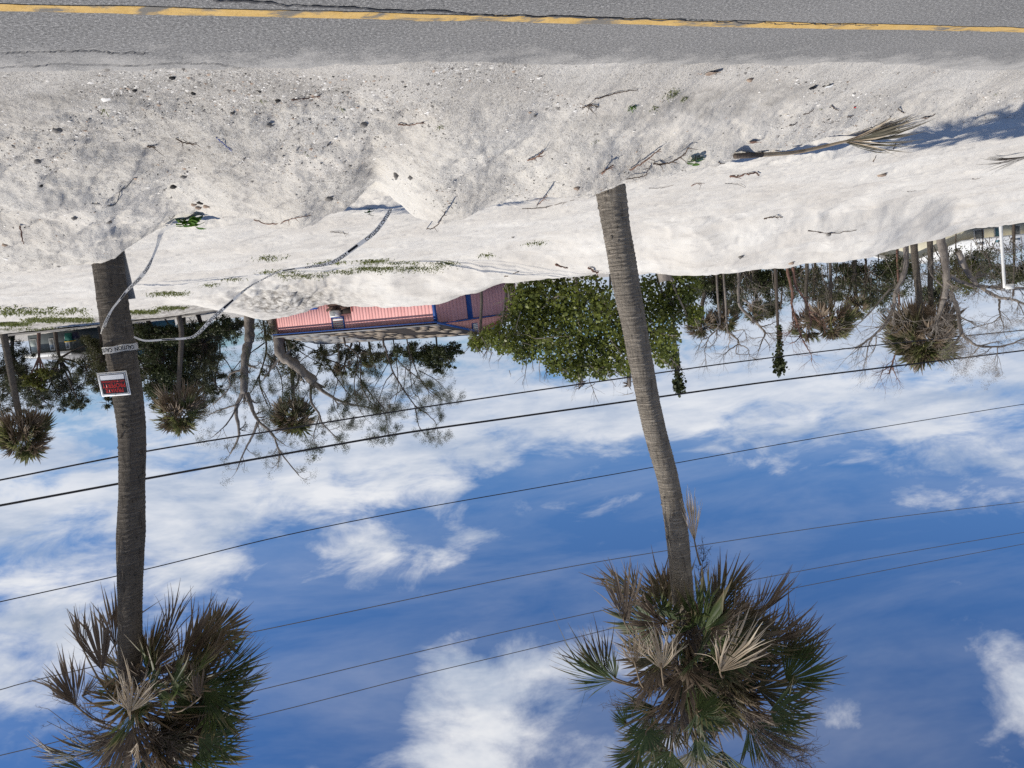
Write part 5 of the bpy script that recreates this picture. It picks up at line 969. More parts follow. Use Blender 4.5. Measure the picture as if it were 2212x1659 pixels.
def white_pole():
    Yd = 25.0; s = Yd / FPX; b0, t0 = P(2161, 478, Yd), P(2170, 622, Yd); zb = zgrid(np.array([b0[0]]), np.array([b0[1]]))[0]; root = thing('white_pole', (b0[0], b0[1], zb), 'white pole with a small white box on top by the white-roofed house', 'pole')
    V, F = tube(spline([(b0[0], b0[1], zb - .3), b0, .5 * (b0 + t0), t0], 20), np.linspace(.06, .045, 20), 10); mk('post', V, F, M_WHITE, root, True)
    c = P(2181, 619, Yd - .1); mk('meter_box', *box(c, .2, .14, .16), M_WHITE, root); V, F = tube([t0, .5 * (t0 + c) + np.array([0, 0, .05]), c], .014, 5); mk('bracket', V, F, M_WOODG, root)
    V, F = tube([c + np.array([0, 0, .05]), c + np.array([-.06, 0, .6])], .01, 5); mk('antenna', V, F, M_WOODG, root)
white_pole()
p_ = P(1436, 592, 22.6); 
def stump():
    a, b = P(1434, 588, 22.8), P(1438, 607, 22.8); root = thing('tree_stump', (a[0], a[1], a[2] - .2), 'short cut stump poking up from the sand bank crest', 'stump'); V, F = tube([a - (b - a) * .5, a, b], [.2, .2, .185], 14, False); F = list(F); mk('trunk', V, F, M_BARKG, root, True)
    th = np.arange(14) * 2 * math.pi / 14; V = [b + np.array([math.cos(t) * .19, math.sin(t) * .19, .01 * math.sin(3 * t)]) for t in th] + [b + np.array([0, 0, .01])]; mk('cut_face', V, [(i, (i + 1) % 14, 14) for i in range(14)], plain('cut_wood', (.42, .33, .22), (.3, .22, .14), 12), root)
stump()

# ------------------------------------------------------------------ overhead wires
Q0 = np.array([0.0, 22.0])
def on_wire_plane(x, y, off=0.0):
    nx = np.array([RN[0], RN[1]]); d = ray(x, y); k = ((Q0 + nx * off) @ nx) / (d[:2] @ nx); return CAM + d * k
def wire(label, pts, rad, mat, off=0.0):
    p = [on_wire_plane(x, y, off) for x, y in pts]; e0 = p[0] + (p[0] - p[1]) * 1.5; e1 = p[-1] + (p[-1] - p[-2]) * 1.5
    c = spline([e0] + p + [e1], 90); V, F = tube(c, rad, 8); o = mk('overhead_cable', V, F, mat, None, True, org=c[0]); tag(o, label, 'cable', 'overhead cables along the road')
wire('lowest overhead cable, the upper of two thick black ones', [(-60, 1046), (0, 1037), (310, 976), (600, 929), (860, 888), (1100, 852), (1330, 819), (1600, 781), (1900, 745), (2212, 713), (2300, 705)], .020, M_WIRE)
wire('thickest black cable, second nearest the treetops', [(-60, 1102), (0, 1092), (310, 1035), (600, 983), (870, 936), (1100, 903), (1370, 865), (1650, 826), (1900, 795), (2212, 757), (2300, 747)], .028, M_WIRE, .15)
wire('third cable up from the treetops, thin and dark', [(-60, 1314), (0, 1300), (310, 1231), (600, 1160), (870, 1105), (1152, 1055), (1390, 1013), (1700, 957), (2000, 907), (2212, 873), (2300, 860)], .013, M_WIRE, .1)
wire('fourth thin cable, crossing the leaning palm above mid trunk', [(-60, 1503), (0, 1490), (90, 1466), (400, 1396), (658, 1342), (900, 1291), (1152, 1239), (1430, 1191), (1865, 1126), (2212, 1084), (2300, 1075)], .012, M_WIREG, -.2)
wire('fifth thin cable, passing behind the leaning palm crown', [(-60, 1646), (0, 1632), (140, 1598), (400, 1530), (658, 1467), (900, 1409), (1152, 1351), (1500, 1277), (1865, 1209), (2212, 1150), (2300, 1137)], .012, M_WIREG, .3)
wire('sixth and highest thin cable, running behind both palm crowns', [(-60, 1700), (140, 1650), (400, 1585), (658, 1522), (900, 1460), (1152, 1400), (1500, 1315), (1865, 1241), (2212, 1175), (2300, 1160)], .012, M_WIREG, .6)

# ------------------------------------------------------------------ sign and caution tape on the palm
def text_mesh(txt, bold=0.0):
    cu = bpy.data.curves.new('t', 'FONT'); cu.body = txt; cu.offset = bold; cu.resolution_u = 3; ob = bpy.data.objects.new('t', cu); link(ob)
    dg = bpy.context.evaluated_depsgraph_get(); dg.update(); me = bpy.data.meshes.new_from_object(ob.evaluated_get(dg)); V = np.array([v.co[:] for v in me.vertices]); F = [tuple(p.vertices) for p in me.polygons]
    bpy.data.objects.remove(ob); bpy.data.curves.remove(cu); bpy.data.meshes.remove(me)
    V[:, 0] -= V[:, 0].min(); V[:, 1] -= V[:, 1].min(); V[:, 0] /= V[:, 0].max(); V[:, 1] /= V[:, 1].max(); return V, F
def sign():
    Yd = 8.835; bl = P(272.8, 800.3, Yd); br = P(208.8, 806, Yd + .03); tr = P(220.7, 856.9, Yd + .02); tl = P(283.2, 852.7, Yd); root = thing('warning_sign', bl * .5 + br * .5, 'white bordered black and red PRIVATE PROPERTY sign nailed to the palm', 'sign')
    nv = nrm(np.cross(br - bl, tl - bl)); nv = nv if nv[1] < 0 else -nv
    def f(a, b, d): return (bl * (1 - a) + br * a) * (1 - b) + (tl * (1 - a) + tr * a) * b + nv * (d + .02 * (4 * a * (1 - a)) * .6)
    def grid(name, a0, a1, b0, b1, d, mat, n=9):
        A = np.linspace(a0, a1, n); V = [f(a, b, d) for b in (b0, b1) for a in A]; F = [(i, i + 1, n + i + 1, n + i) for i in range(n - 1)]; return mk(name, V, F, mat, root)
    A = np.linspace(0, 1, 9); V = [f(a, b, d) for d in (0, .003) for b in (0, 1) for a in A]; F = []
    for i in range(8): F += [(i, 9 + i, 10 + i, i + 1), (18 + i, 19 + i, 28 + i, 27 + i), (i, i + 1, 19 + i, 18 + i), (9 + i, 27 + i, 28 + i, 10 + i)]
    F += [(0, 18, 27, 9), (8, 17, 35, 26)]; mk('plate', V, F, M_SIGNW, root)
    grid('black_border', .035, .965, .045, .955, .0045, M_SIGNK); grid('white_border', .052, .948, .066, .934, .006, M_SIGNW); grid('black_panel', .075, .925, .098, .905, .0075, M_SIGNK); grid('blank_strip', .10, .90, .125, .315, .009, M_SIGNW)
    for txt, a0, a1, b0, b1, bo in (('PRIVATE', .20, .80, .69, .855, .012), ('PROPERTY', .11, .89, .475, .66, .012), ('NO TRESPASSING', .11, .89, .355, .435, .008)):
        V, F = text_mesh(txt, bo); mk('lettering', [f(a0 + (a1 - a0) * v[0], b0 + (b1 - b0) * v[1], .0092) for v in V], F, M_SIGNR, root)
    for a, b in ((.5, .95), (.5, .05)): mk('nail', *box(f(a, b, .008), .008, .006, .008), M_STONED, root)
sign()
def ribbon(name, c, wv, label, mat, text=(), tw=.6, flip=False, cat='tape', group=None):
    """tape strip: centre line c, half-width vectors wv; text = [(string, start, length)] along it in metres"""
    c = np.asarray(c); wv = np.asarray(wv); n = len(c); L = np.concatenate([[0], np.cumsum(np.linalg.norm(np.diff(c, axis=0), axis=1))])
    V = np.concatenate([c - wv, c + wv]); F = [(i, i + 1, n + i + 1, n + i) for i in range(n - 1)]
    o = mk(name, V, F, mat, None, True, org=c[0]); tag(o, label, cat, group)
    T = np.gradient(c, axis=0); T /= np.linalg.norm(T, axis=1)[:, None]; Nn = np.cross(T, wv); Nn /= np.linalg.norm(Nn, axis=1)[:, None] + 1e-9
    sg = np.sign(np.sum(Nn * (CAM - c), axis=1)); Nn *= sg[:, None]
    for txt, s0, ln, v0, v1, mir in text:
        V, F = text_mesh(txt, .02) if txt != '[]' else (np.array([(0, 0, 0), (1, 0, 0), (1, 1, 0), (0, 1, 0)]), [(0, 1, 2, 3)])
        out = []
        for v in V:
            s = s0 + ln * v[0]; w = (v0 + (v1 - v0) * v[1]) * 2 - 1
            if mir: w = -w
            p = np.array([np.interp(s, L, c[:, k]) for k in range(3)]); q = np.array([np.interp(s, L, wv[:, k]) for k in range(3)]); m_ = np.array([np.interp(s, L, Nn[:, k]) for k in range(3)])
            out.append(p + q * w + nrm(m_) * .0025)
        mk('lettering', out, F, M_INK, o)
    return o
def tape_b():
    px = [(289, 728, 6), (315, 736, 6), (362, 733, 6), (407, 730, 7), (428, 720, 10), (457, 690, 12), (487, 663, 11), (532, 624, 6), (562, 606.5, 4), (606, 586, 5), (666, 577, 7), (719, 566, 12), (770, 532, 13), (812, 499, 13), (841, 458, 12), (848, 446, 11)]
    Ys = np.linspace(9.06, 10.1, len(px)); p = [P(x, y, Yv) for (x, y, w), Yv in zip(px, Ys)]; n = 110; c = spline(p, n); wd = np.interp(np.linspace(0, len(px) - 1, n), np.arange(len(px)), [w for _, _, w in px]); T = np.gradient(c, axis=0); T /= np.linalg.norm(T, axis=1)[:, None]
    vw = c - CAM; vw /= np.linalg.norm(vw, axis=1)[:, None]; up = np.cross(T, vw); up /= np.linalg.norm(up, axis=1)[:, None]; up *= np.sign(up[:, 2])[:, None]; full = .034; app = np.clip(wd * .33 * c[:, 1] / FPX, .004, full); dp = np.sqrt(np.maximum(full ** 2 - app ** 2, 0)); wv = up * app[:, None] + vw * dp[:, None] * .8
    L = np.linalg.norm(np.diff(c, axis=0), axis=1).sum(); tx = []
    s = L - .30
    for k in range(9):
        tx.append(('CAUTION', s, .26, .07, .93, True)); s -= .29
        if k % 2 == 1: tx += [('[]', s + .02, .15, .12, .7, False)]; s -= .27
        if s < .3: break
    tx = [(t_[0], t_[1], t_[2], t_[3], t_[4], False) if t_[0] == 'CAUTION' else t_ for t_ in tx]
    ribbon('caution_tape', c, wv, 'long loose white CAUTION tape hanging from the palm down to the sand', M_TAPE, tx, group='caution tape on the palm')
tape_b()
def tape_a():
    px = [(222, 722, 14, 9.02), (226, 702, 10, 8.86), (240, 672, 6, 8.83), (258, 648, 6, 8.82), (276, 626, 8, 8.82), (298, 605, 12, 8.82), (318, 580, 11, 8.82), (330, 555, 6, 8.82), (340, 530, 8, 8.80), (346, 508, 12, 8.78), (358, 494, 9, 8.74), (380, 486, 8, 8.70)]
    p = [P(x, y, Yv) for x, y, w, Yv in px]; n = 80; c = spline(p, n); wd = np.interp(np.linspace(0, len(px) - 1, n), np.arange(len(px)), [q[2] for q in px]); T = np.gradient(c, axis=0); T /= np.linalg.norm(T, axis=1)[:, None]
    vw = c - CAM; vw /= np.linalg.norm(vw, axis=1)[:, None]; up = np.cross(T, vw); up /= np.linalg.norm(up, axis=1)[:, None]; up *= np.sign(up[:, 0] + 1e-6)[:, None]; full = .034; app = np.clip(wd * .33 * c[:, 1] / FPX, .004, full); dp = np.sqrt(np.maximum(full ** 2 - app ** 2, 0)); wv = up * app[:, None] - vw * dp[:, None] * .8
    ribbon('caution_tape', c, wv, 'twisted white CAUTION tape crossing the trunk below the sign to a green sprig', M_TAPE, [('CAUTION', .12, .24, .15, .85, False), ('[]', .60, .09, .2, .8, False), ('CAUTION', .74, .2, .15, .85, False), ('CAUTION', 1.0, .2, .15, .85, False)], group='caution tape on the palm')
tape_a()
def tape_band():
    a, b = P(225.5, 758, Y_P1), P(293, 748, Y_P1); ctr = (a + b) / 2; k = np.argmin(np.abs(c1[:, 2] - ctr[2])); ctr = c1[k]; ax = nrm(c1[min(k + 20, len(c1) - 1)] - c1[k - 20]); rad = np.linalg.norm(a - b) * .5 + .004
    u = nrm(b - a); ax = nrm(ax - u * (ax @ u)); v = np.cross(ax, u); th = np.linspace(0, 2 * math.pi, 73); v = v if v[1] < 0 else -v; r_ = np.random.RandomState(4)
    c = np.array([ctr + (-u * math.cos(t) + v * math.sin(t)) * rad + ax * .004 * math.sin(5 * t) for t in th]); c = c[::-1] if False else c; wv = np.tile(ax * .038, (73, 1)); arc = rad * 2 * math.pi
    # text runs from upright-left to upright-right across the camera side
    c = c[::-1]; L2 = arc / 2
    ribbon('caution_tape', c, wv, 'band of white CAUTION tape wrapped round the trunk under the sign', M_TAPE, [('CAUTION', L2 + .05 - .0, .22, .18, .82, False), ('CAUTION', L2 + .30, .22, .18, .82, False)], group='caution tape on the palm')
tape_band()
# grey board standing against the foot of the sign palm
V, F = box(P(268, 590, 9.25), .12, .03, .62, (1, 0, 0), (0, 1, 0), nrm(P(276, 620, 9.25) - P(262, 560, 9.25))); o = mk('grey_board', V, F, M_WOODG); tag(o, 'weathered grey board leaning behind the foot of the sign palm', 'board')
# ------------------------------------------------------------------ grit, shells and small plants on the sand
_sr = np.random.RandomState(900)
def scatter(n, s_rng, n_fn, seed):
    r = np.random.RandomState(seed); out = []
    u = r.uniform(-.80, .80, n * 3); Yv = 4.4 + 5.6 * r.rand(n * 3) ** 0.8; X = u * Yv; nd = X * RN[0] + Yv * RN[1] - E_N - tabf(EDGE, u, 1)
    k = (nd > 0.03) & (Yv < tabf(nearW, u, 1) + .1) & (r.rand(n * 3) < n_fn(nd, u)); X, Yv = X[k][:n], Yv[k][:n]
    return np.stack([X, Yv, zgrid(X, Yv)], 1)
def shards(C, size, flat_, seed):
    """little irregular flattened pyramids"""
    r = np.random.RandomState(seed); n = len(C); s = size * np.exp(r.normal(0, .55, n)); a = r.uniform(0, 6.28, n); V = np.zeros((n, 6, 3))
    for k in range(5):
        t = a + k * 1.2566 + r.normal(0, .25, n); rad = s * r.uniform(.6, 1.15, n); V[:, k, 0] = C[:, 0] + np.cos(t) * rad; V[:, k, 1] = C[:, 1] + np.sin(t) * rad; V[:, k, 2] = C[:, 2] - .3 * s * flat_ + r.normal(0, .15, n) * s
    V[:, 5] = C + np.stack([r.normal(0, .2, n) * s, r.normal(0, .2, n) * s, s * flat_ * r.uniform(.6, 1.3, n)], 1)
    F = np.concatenate([np.stack([np.arange(n) * 6 + k, np.arange(n) * 6 + (k + 1) % 5, np.arange(n) * 6 + 5], 1) for k in range(5)]); return V.reshape(-1, 3), F
wgt = lambda nd, u: np.clip(1.1 - nd / 3.6, .10, 1) * np.interp(u, [-.7, -.2, .1, .6], [.45, .6, 1, 1]) * np.clip(.42 + 3.4 * fbm(u * 9, nd * 1.6, 5, 97, .6), .02, 1)
for nm, lab, n, sz, fl, mat, sd in (('white_shell_fragments', 'scattered white shell fragments over the roadside sand', 18000, .0055, .4, M_SHELLW, 1), ('grey_shell_grit', 'scattered grey grit over the roadside sand', 16000, .0058, .6, M_STONE, 2), ('dark_grit', 'scattered dark grit over the roadside sand', 4200, .0052, .6, M_STONED, 3), ('tan_shell_fragments', 'scattered tan shell bits over the roadside sand', 3000, .0065, .5, M_STONEP, 4)):
    V, F = shards(scatter(n, None, wgt, 910 + sd), sz, fl, 920 + sd); o = mk(nm, V, F, mat, None, org=(0, 0, 0)); tag(o, lab, 'gravel', kind='stuff')
def rock(p, size, seed, mat, label, cat='stone', squash=(1, .8, .6), name='stone', group=None, rot=0):
    r = np.random.RandomState(seed); V = []; F = []; rings = 5; k = 8
    for i in range(rings + 1):
        ph = math.pi * i / rings
        for j in range(k):
            th = 2 * math.pi * j / k + rot; q = 1 + r.normal(0, .16); V.append((math.sin(ph) * math.cos(th) * q * squash[0], math.sin(ph) * math.sin(th) * q * squash[1], math.cos(ph) * q * squash[2]))
    for i in range(rings):
        for j in range(k): F.append((i * k + j, (i + 1) * k + j, (i + 1) * k + (j + 1) % k, i * k + (j + 1) % k))
    V = np.array(V) * size + np.asarray(p) + np.array([0, 0, size * squash[2] * .35]); o = mk(name, V, F, mat); return tag(o, label, cat, group)
GS = 'loose stones on the sand'
ROCKS = [(855, 374, .040, 'g', 'tilted grey stone on the left lip of the sand notch', (.6, .5, 1.1)), (887, 381, .030, 'g', 'small grey lump in place of the shadow cast by the tilted stone at the notch', (.9, .6, .7)), (80, 346, .032, 'g', 'dark grey stone near the left edge of the sand face', None), (290, 193, .020, 'k', 'small black stone close to the road, right one of two', None), (417, 200, .018, 'k', 'small black stone by the road below the yellow line seam', None), (371, 166, .020, 'k', 'flat black chip at the sand edge by the road', None), (373, 402, .032, 'k', 'black wedge stone below the broken shell lump', None), (396, 380, .030, 'g', 'pale grey stone above the black wedge stone', None), (710, 428, .040, 'g', 'dark flat stone on the shaded flank left of the notch', (1.1, .7, .5)), (122, 278, .034, 'g', 'jagged grey stone left of centre on the near sand', None),  # the lump beside the tilted stone stands in for its cast shadow
    (580, 268, .026, 'g', 'grey stone between two grass sprigs on the near sand', None), (785, 265, .034, 'g', 'angular grey stone by the little grass tuft', None), (88, 400, .02, 'k', 'tiny black stone on the lower left sand', None), (600, 215, .02, 'k', 'black pebble in the middle of the near sand', None), (1108, 511, .034, 'g', 'grey stone lying alone on the smooth flat sand', None), (1246, 404, .030, 'p', 'pale orange shell stone beside the leaning palm', None), (1905, 375, .05, 'p', 'speckled pale rock under the palm shadow', (1.6, .7, .5)), (1790, 505, .06, 'g', 'small grey stone on the far sand slope', None), (1600, 553, .07, 'g', 'dark stone on the bank right of the leaning palm', None), (1710, 566, .07, 'p', 'tan stone on the crest of the far bank', None), (235, 478, .03, 'g', 'half buried stone above the sign palm foot', None), (10, 527, .03, 'p', 'reddish stone at the left edge of the sand', None), (160, 470, .028, 'g', 'grey stone left of the sign palm foot', None), (1620, 170, .03, 'p', 'brownish stone near the road right of the grass tuft', None)]
for i, (x, y, sz, t, lab, sq) in enumerate(ROCKS):
    q = hit(x, y); rock(q, sz, 1000 + i, {'g': M_STONE, 'k': M_STONED, 'p': M_STONEP}[t], lab, squash=sq or (1, .8, .6), group=GS, rot=i)
for i, (x, y, lab) in enumerate(((418, 440, 'left piece of the broken reddish lump above the tape sprig'), (432, 436, 'dark upper piece of the broken reddish lump'), (445, 443, 'right piece of the broken reddish lump'), (428, 447, 'lower flat piece of the broken reddish lump'))): rock(hit(x, y), .035, 1050 + i, M_STONEP if i != 1 else M_STONED, lab, 'stone', (1, .7, .55), 'broken_lump', 'pieces of a broken lump')
def stick(name, px, r0, mat, label, cat='stick', lift=.006, group=None, side=0, seed=0, thr=.6, zs=None):
    r = np.random.RandomState(seed); p = [hit(x, y) + np.array([0, 0, lift + r0 + (zs[i] if zs else 0)]) for i, (x, y) in enumerate(px)]; n = 6 * len(p); c = spline(p, n); c[1:-1] += r.normal(0, r0 * .5, (n - 2, 3)); V, F = tube(c, np.linspace(r0, r0 * thr, n) * r.normal(1, .12, n), 6)
    if side == 0: o = mk(name, V, F, mat, None, True); return tag(o, label, cat, group)
    root = thing(name, c[0], label, cat, group); mk('stem', V, F, mat, root, True)
    for k in range(side):
        i = r.randint(2, n - 1); d = nrm(nrm(c[i] - c[i - 1]) * .6 + np.array([r.normal(0, .6), r.normal(0, .6), abs(r.normal(0, .5))])); l = r.uniform(.03, .12); V, F = tube([c[i], c[i] + d * l * .5, c[i] + d * l + r.normal(0, .008, 3)], [r0 * .5, r0 * .4, r0 * .2], 4); mk('twig', V, F, mat, root)
    return root
G_ST = 'sticks and twigs on the sand'
stick('bent_wire', [(198, 437), (246, 441), (259, 410), (272, 402), (288, 382)], .004, M_INK, 'thin black bent wire on the left sand face', 'wire', seed=1)
stick('dead_stick', [(921, 493), (940, 470), (961, 444)], .007, M_STICK, 'dark stick poking up at the crest right of the notch', group=G_ST, side=3, seed=2, zs=(.0, .07, .03))
stick('dead_twig', [(1128, 449), (1170, 446), (1212, 437), (1240, 430)], .006, M_STICK, 'long thin twig left of the leaning palm foot', group=G_ST, side=4, seed=3)
stick('upright_stick', [(42, 484), (43, 484.5)], .008, M_STICKR, 'short brown stick standing upright at the left edge', group=G_ST, seed=4, zs=(0, .16))
stick('dead_branch', [(1360, 363), (1390, 334), (1427, 313)], .008, M_STICKR, 'fallen branch pointing at the road beside the leaning palm', 'branch', group=G_ST, side=5, seed=5, zs=(0, .05, .02))
stick('dead_branch', [(1411, 349), (1439, 342), (1469, 324), (1488, 308)], .009, M_STICK, 'dark knobbly branch between leaning palm and green seedling', 'branch', group=G_ST, side=9, seed=6, zs=(0, .03, .05, .03))
stick('dead_branch', [(1352, 384), (1380, 372), (1392, 366), (1405, 350)], .005, M_STICK, 'thin crooked branch touching the leaning palm foot', 'branch', group=G_ST, side=5, seed=7, zs=(0, .03, .04, .02))
stick('dead_twig', [(1284, 211), (1316, 201), (1350, 194), (1378, 191)], .005, M_STICK, 'curved dark twig near the road left of the grass clump', group=G_ST, side=2, seed=8)
stick('bark_piece', [(1576, 379), (1600, 376), (1625, 371), (1640, 374)], .014, M_STICKR, 'flat reddish bark strip below the fallen frond stalk', 'bark', group=G_ST, side=2, seed=9)
stick('dead_twig', [(1402, 405), (1430, 404), (1455, 398)], .004, M_STICK, 'thin twig right of the leaning palm foot', group=G_ST, seed=10)
stick('dead_twig', [(1566, 395), (1590, 396), (1610, 403)], .004, M_STICK, 'fine curved twig below the bark strip', group=G_ST, seed=11)
stick('dead_twig', [(1493, 400), (1503, 395), (1516, 394)], .006, M_STICKR, 'crumpled brown twig between palm foot and bark strip', group=G_ST, side=4, seed=12)
stick('dead_twig', [(1160, 440), (1168, 420), (1180, 405)], .006, M_STICKR, 'short twig standing left of the leaning palm', group=G_ST, side=6, seed=13, zs=(0, .06, .05))
stick('dead_twig', [(1140, 342), (1155, 330), (1172, 318)], .008, M_STICKR, 'dry brown curled leaf twig in the gully', group=G_ST, side=7, seed=14, zs=(0, .03, .02))
stick('dead_twig', [(1300, 372), (1308, 352), (1325, 345)], .008, M_STICKR, 'reddish root-like twig just above the leaning palm foot', group=G_ST, side=6, seed=15, zs=(0, .05, .03))
stick('dead_twig', [(860, 265), (885, 266), (915, 261)], .006, M_STICKR, 'brown twig lying right of the angular grey stone', group=G_ST, side=2, seed=16)
stick('dead_twig', [(1258, 228), (1275, 222), (1292, 226)], .006, M_STICK, 'tangled dark twig knot near the road', group=G_ST, side=9, seed=17)
stick('dead_twig', [(380, 295), (400, 305), (420, 308)], .006, M_STICK, 'dark twig tuft left of the blue straw', group=G_ST, side=8, seed=18)
stick('dead_twig', [(317, 313), (330, 312), (335, 316)], .006, M_STICK, 'little hooked black twig on the left sand', group=G_ST, side=2, seed=19)
stick('dead_twig', [(630, 212), (665, 208), (692, 202)], .005, M_STICKR, 'forked reddish twig near the road left of centre', group=G_ST, side=3, seed=20)
stick('dead_root', [(548, 472), (585, 481), (620, 473), (645, 466), (672, 462)], .006, M_STICKR, 'wavy root lying along the crest right of the tape sprig', group=G_ST, side=3, seed=21)
stick('dead_twig', [(713, 499), (740, 500), (752, 504)], .006, M_STICK, 'small forked twig on the flat sand behind the notch', group=G_ST, side=3, seed=22)
stick('blue_straw', [(467, 294), (484, 308), (500, 322)], .004, plain('blue_plastic', (.02, .07, .35), (.015, .05, .28), 5, .4), 'thin blue plastic straw on the bright ridge', 'straw', seed=23)
stick('drift_branch', [(1745, 495), (1800, 500), (1850, 494)], .012, M_STICK, 'thin dark stick on the flat sand at far right', group=G_ST, side=2, seed=24)
stick('drift_branch', [(1650, 470), (1672, 466), (1690, 466)], .014, M_STICK, 'ragged bark scrap on the smooth sand right of centre', group=G_ST, side=4, seed=25)
stick('drift_branch', [(1270, 575), (1283, 582), (1292, 586)], .03, M_STICKR, 'forked stick on the bank beside the leaning palm', group=G_ST, side=2, seed=26)
stick('drift_branch', [(1200, 568), (1225, 577)], .025, M_STICKR, 'short brown stick on the far bank left of the palm', group=G_ST, seed=27)
stick('drift_branch', [(1090, 640 - 45), (1120, 604 - 20)], .02, M_STICK, 'small stick high on the bank above the pink house', group=G_ST, seed=28)
for i, (x0, y0, x1, y1, lab) in enumerate(((1735, 245, 1758, 233, 'tiny twig scrap just left of the frond blade, nearest the stalk'), (1795, 225, 1812, 236, 'tiny twig scrap left of the small green sprig near the frond'), (1830, 250, 1845, 246, 'tiny twig scrap on the road side of the frond hub'), (1940, 232, 1955, 241, 'tiny twig scrap on the road side of the frond tip'), (2005, 250, 2020, 244, 'tiny twig scrap right of the pinkish bark scrap'), (1705, 268, 1722, 262, 'tiny twig scrap on the road side of the frond stalk'), (2100, 385, 2118, 382, 'tiny twig scrap on smooth sand near the right edge'), (1960, 412, 1978, 410, 'tiny twig scrap on smooth sand below the palm shadow'), (1885, 348, 1892, 335, 'tiny upright twig scrap beside the speckled pale rock'), (1930, 320, 1934, 305, 'tiny upright twig scrap inside the palm shadow'), (1552, 348, 1566, 350, 'tiny twig scrap between the green seedling and stalk end'))):
    stick('dead_twig', [(x0, y0), ((x0 + x1) / 2, (y0 + y1) / 2 + 2), (x1, y1)], .005, M_STICK, lab, group='twig scraps at the right', seed=40 + i)

# weeds and seedlings
def weed(px, n, h, w, mat, label, seed, cat='weed', name='grass_tuft', spread=.5, group='little weeds on the sand'):
    q = hit(*px); r = np.random.RandomState(seed); m = MB()
    for k in range(n):
        a = r.uniform(0, 6.28); d = nrm(np.array([math.cos(a), math.sin(a), r.uniform(.5, 1.6)])); b = q + np.array([r.normal(0, spread * h), r.normal(0, spread * h), 0]); b[2] = zgrid(b[0:1], b[1:2])[0] - .003; L = h * r.uniform(.5, 1.25); sd = nrm(np.cross(d, (0, 0, 1))) * w; t = np.array([0, .5, 1.])[:, None]; c = b + d * L * t + GRAV * .35 * L * t ** 2
        m.add(np.concatenate([c[:2] - sd, c[:2] + sd, c[2:]]), [(0, 2, 3, 1), (1, 3, 4)])
    o = m.make(name, mat); return tag(o, label, cat, group)
weed((1452, 203), 90, .06, .0022, M_GRASS, 'bigger sprawling grass clump near the road right of centre', 61, spread=.55)
weed((1478, 212), 40, .045, .0022, M_GRASS, 'small yellow-green tuft beside the bigger clump', 62, spread=.4)
weed((1366, 230), 46, .05, .0035, M_LBRIGHT, 'dark green weed left of the bigger grass clump', 63, spread=.3)
weed((1413, 232), 30, .04, .003, M_GRASS, 'thin weed below the bigger grass clump', 64)
weed((950, 272), 16, .09, .0022, M_GRASS, 'starry grass tuft in the middle of the near sand', 65, spread=.15)
weed((225, 235), 5, .10, .003, M_GRASS, 'single grass sprig on the left near sand', 66, spread=.1)
weed((735, 232), 6, .10, .003, M_GRASS, 'two-bladed grass sprig right of the forked twig', 67, spread=.1)
weed((565, 215), 8, .07, .0025, M_GRASS, 'small grass sprig left of the forked twig', 68, spread=.3)
weed((1283, 310), 14, .05, .0018, M_GRASS, 'faint grass tuft above the leaning palm foot', 69, spread=.4)
weed((662, 332), 6, .07, .002, M_GRASS, 'lone thin sprig on the shaded sand flank', 70, spread=.2)
weed((2152, 202), 6, .05, .002, M_GRASS, 'small sprig at the far right of the near sand', 71, spread=.2)
weed((1772, 235), 7, .06, .0025, M_GRASS, 'green sprig near the red scrap', 72, spread=.2)
def seedling(px, label, nl, sz, seed, h=.10, group='broad-leaved green seedlings', spread=.08):
    q = hit(*px); r = np.random.RandomState(seed); root = thing('green_seedling', q, label, 'seedling', group); V, F = tube([q, q + np.array([.01, 0, h * .5]), q + np.array([0, .01, h])], [.004, .0035, .002], 5); mk('stem', V, F, M_STICK, root)
    for k in range(nl):
        a = 2.4 * k + r.uniform(-.4, .4); d = nrm(np.array([math.cos(a), math.sin(a), r.uniform(-.2, .5)])); s = np.cross(d, (0, 0, 1)); s = nrm(s); b = q + np.array([0, 0, h * r.uniform(.35, 1.)]) + d * .01; L = sz * r.uniform(.7, 1.2) + spread * .0
        t = np.array([0, .3, .6, .85, 1.]); ww = np.array([.04, .38, .46, .28, .02]) * L; c = b + d * (L * t)[:, None] + GRAV * (L * .25 * t ** 2)[:, None]; V = np.concatenate([c - s * ww[:, None], c + np.array([0, 0, -.006]), c + s * ww[:, None]]); F = [f for j in range(4) for f in ((j, j + 1, 6 + j, 5 + j), (5 + j, 6 + j, 11 + j, 10 + j))]; mk('leaf', V, F, M_LBRIGHT, root, True)
seedling((1503, 334), 'round-leaved green seedling between dark branch and fallen frond', 7, .075, 81, .09)
seedling((418, 466), 'leafy green sprig on the crest where the tape ends', 16, .11, 82, .12)
seedling((400, 472), 'left half of the green plant under the tape end', 12, .10, 83, .09)
seedling((798, 452), 'small dark sprig in the shadow inside the notch', 5, .06, 84, .08)
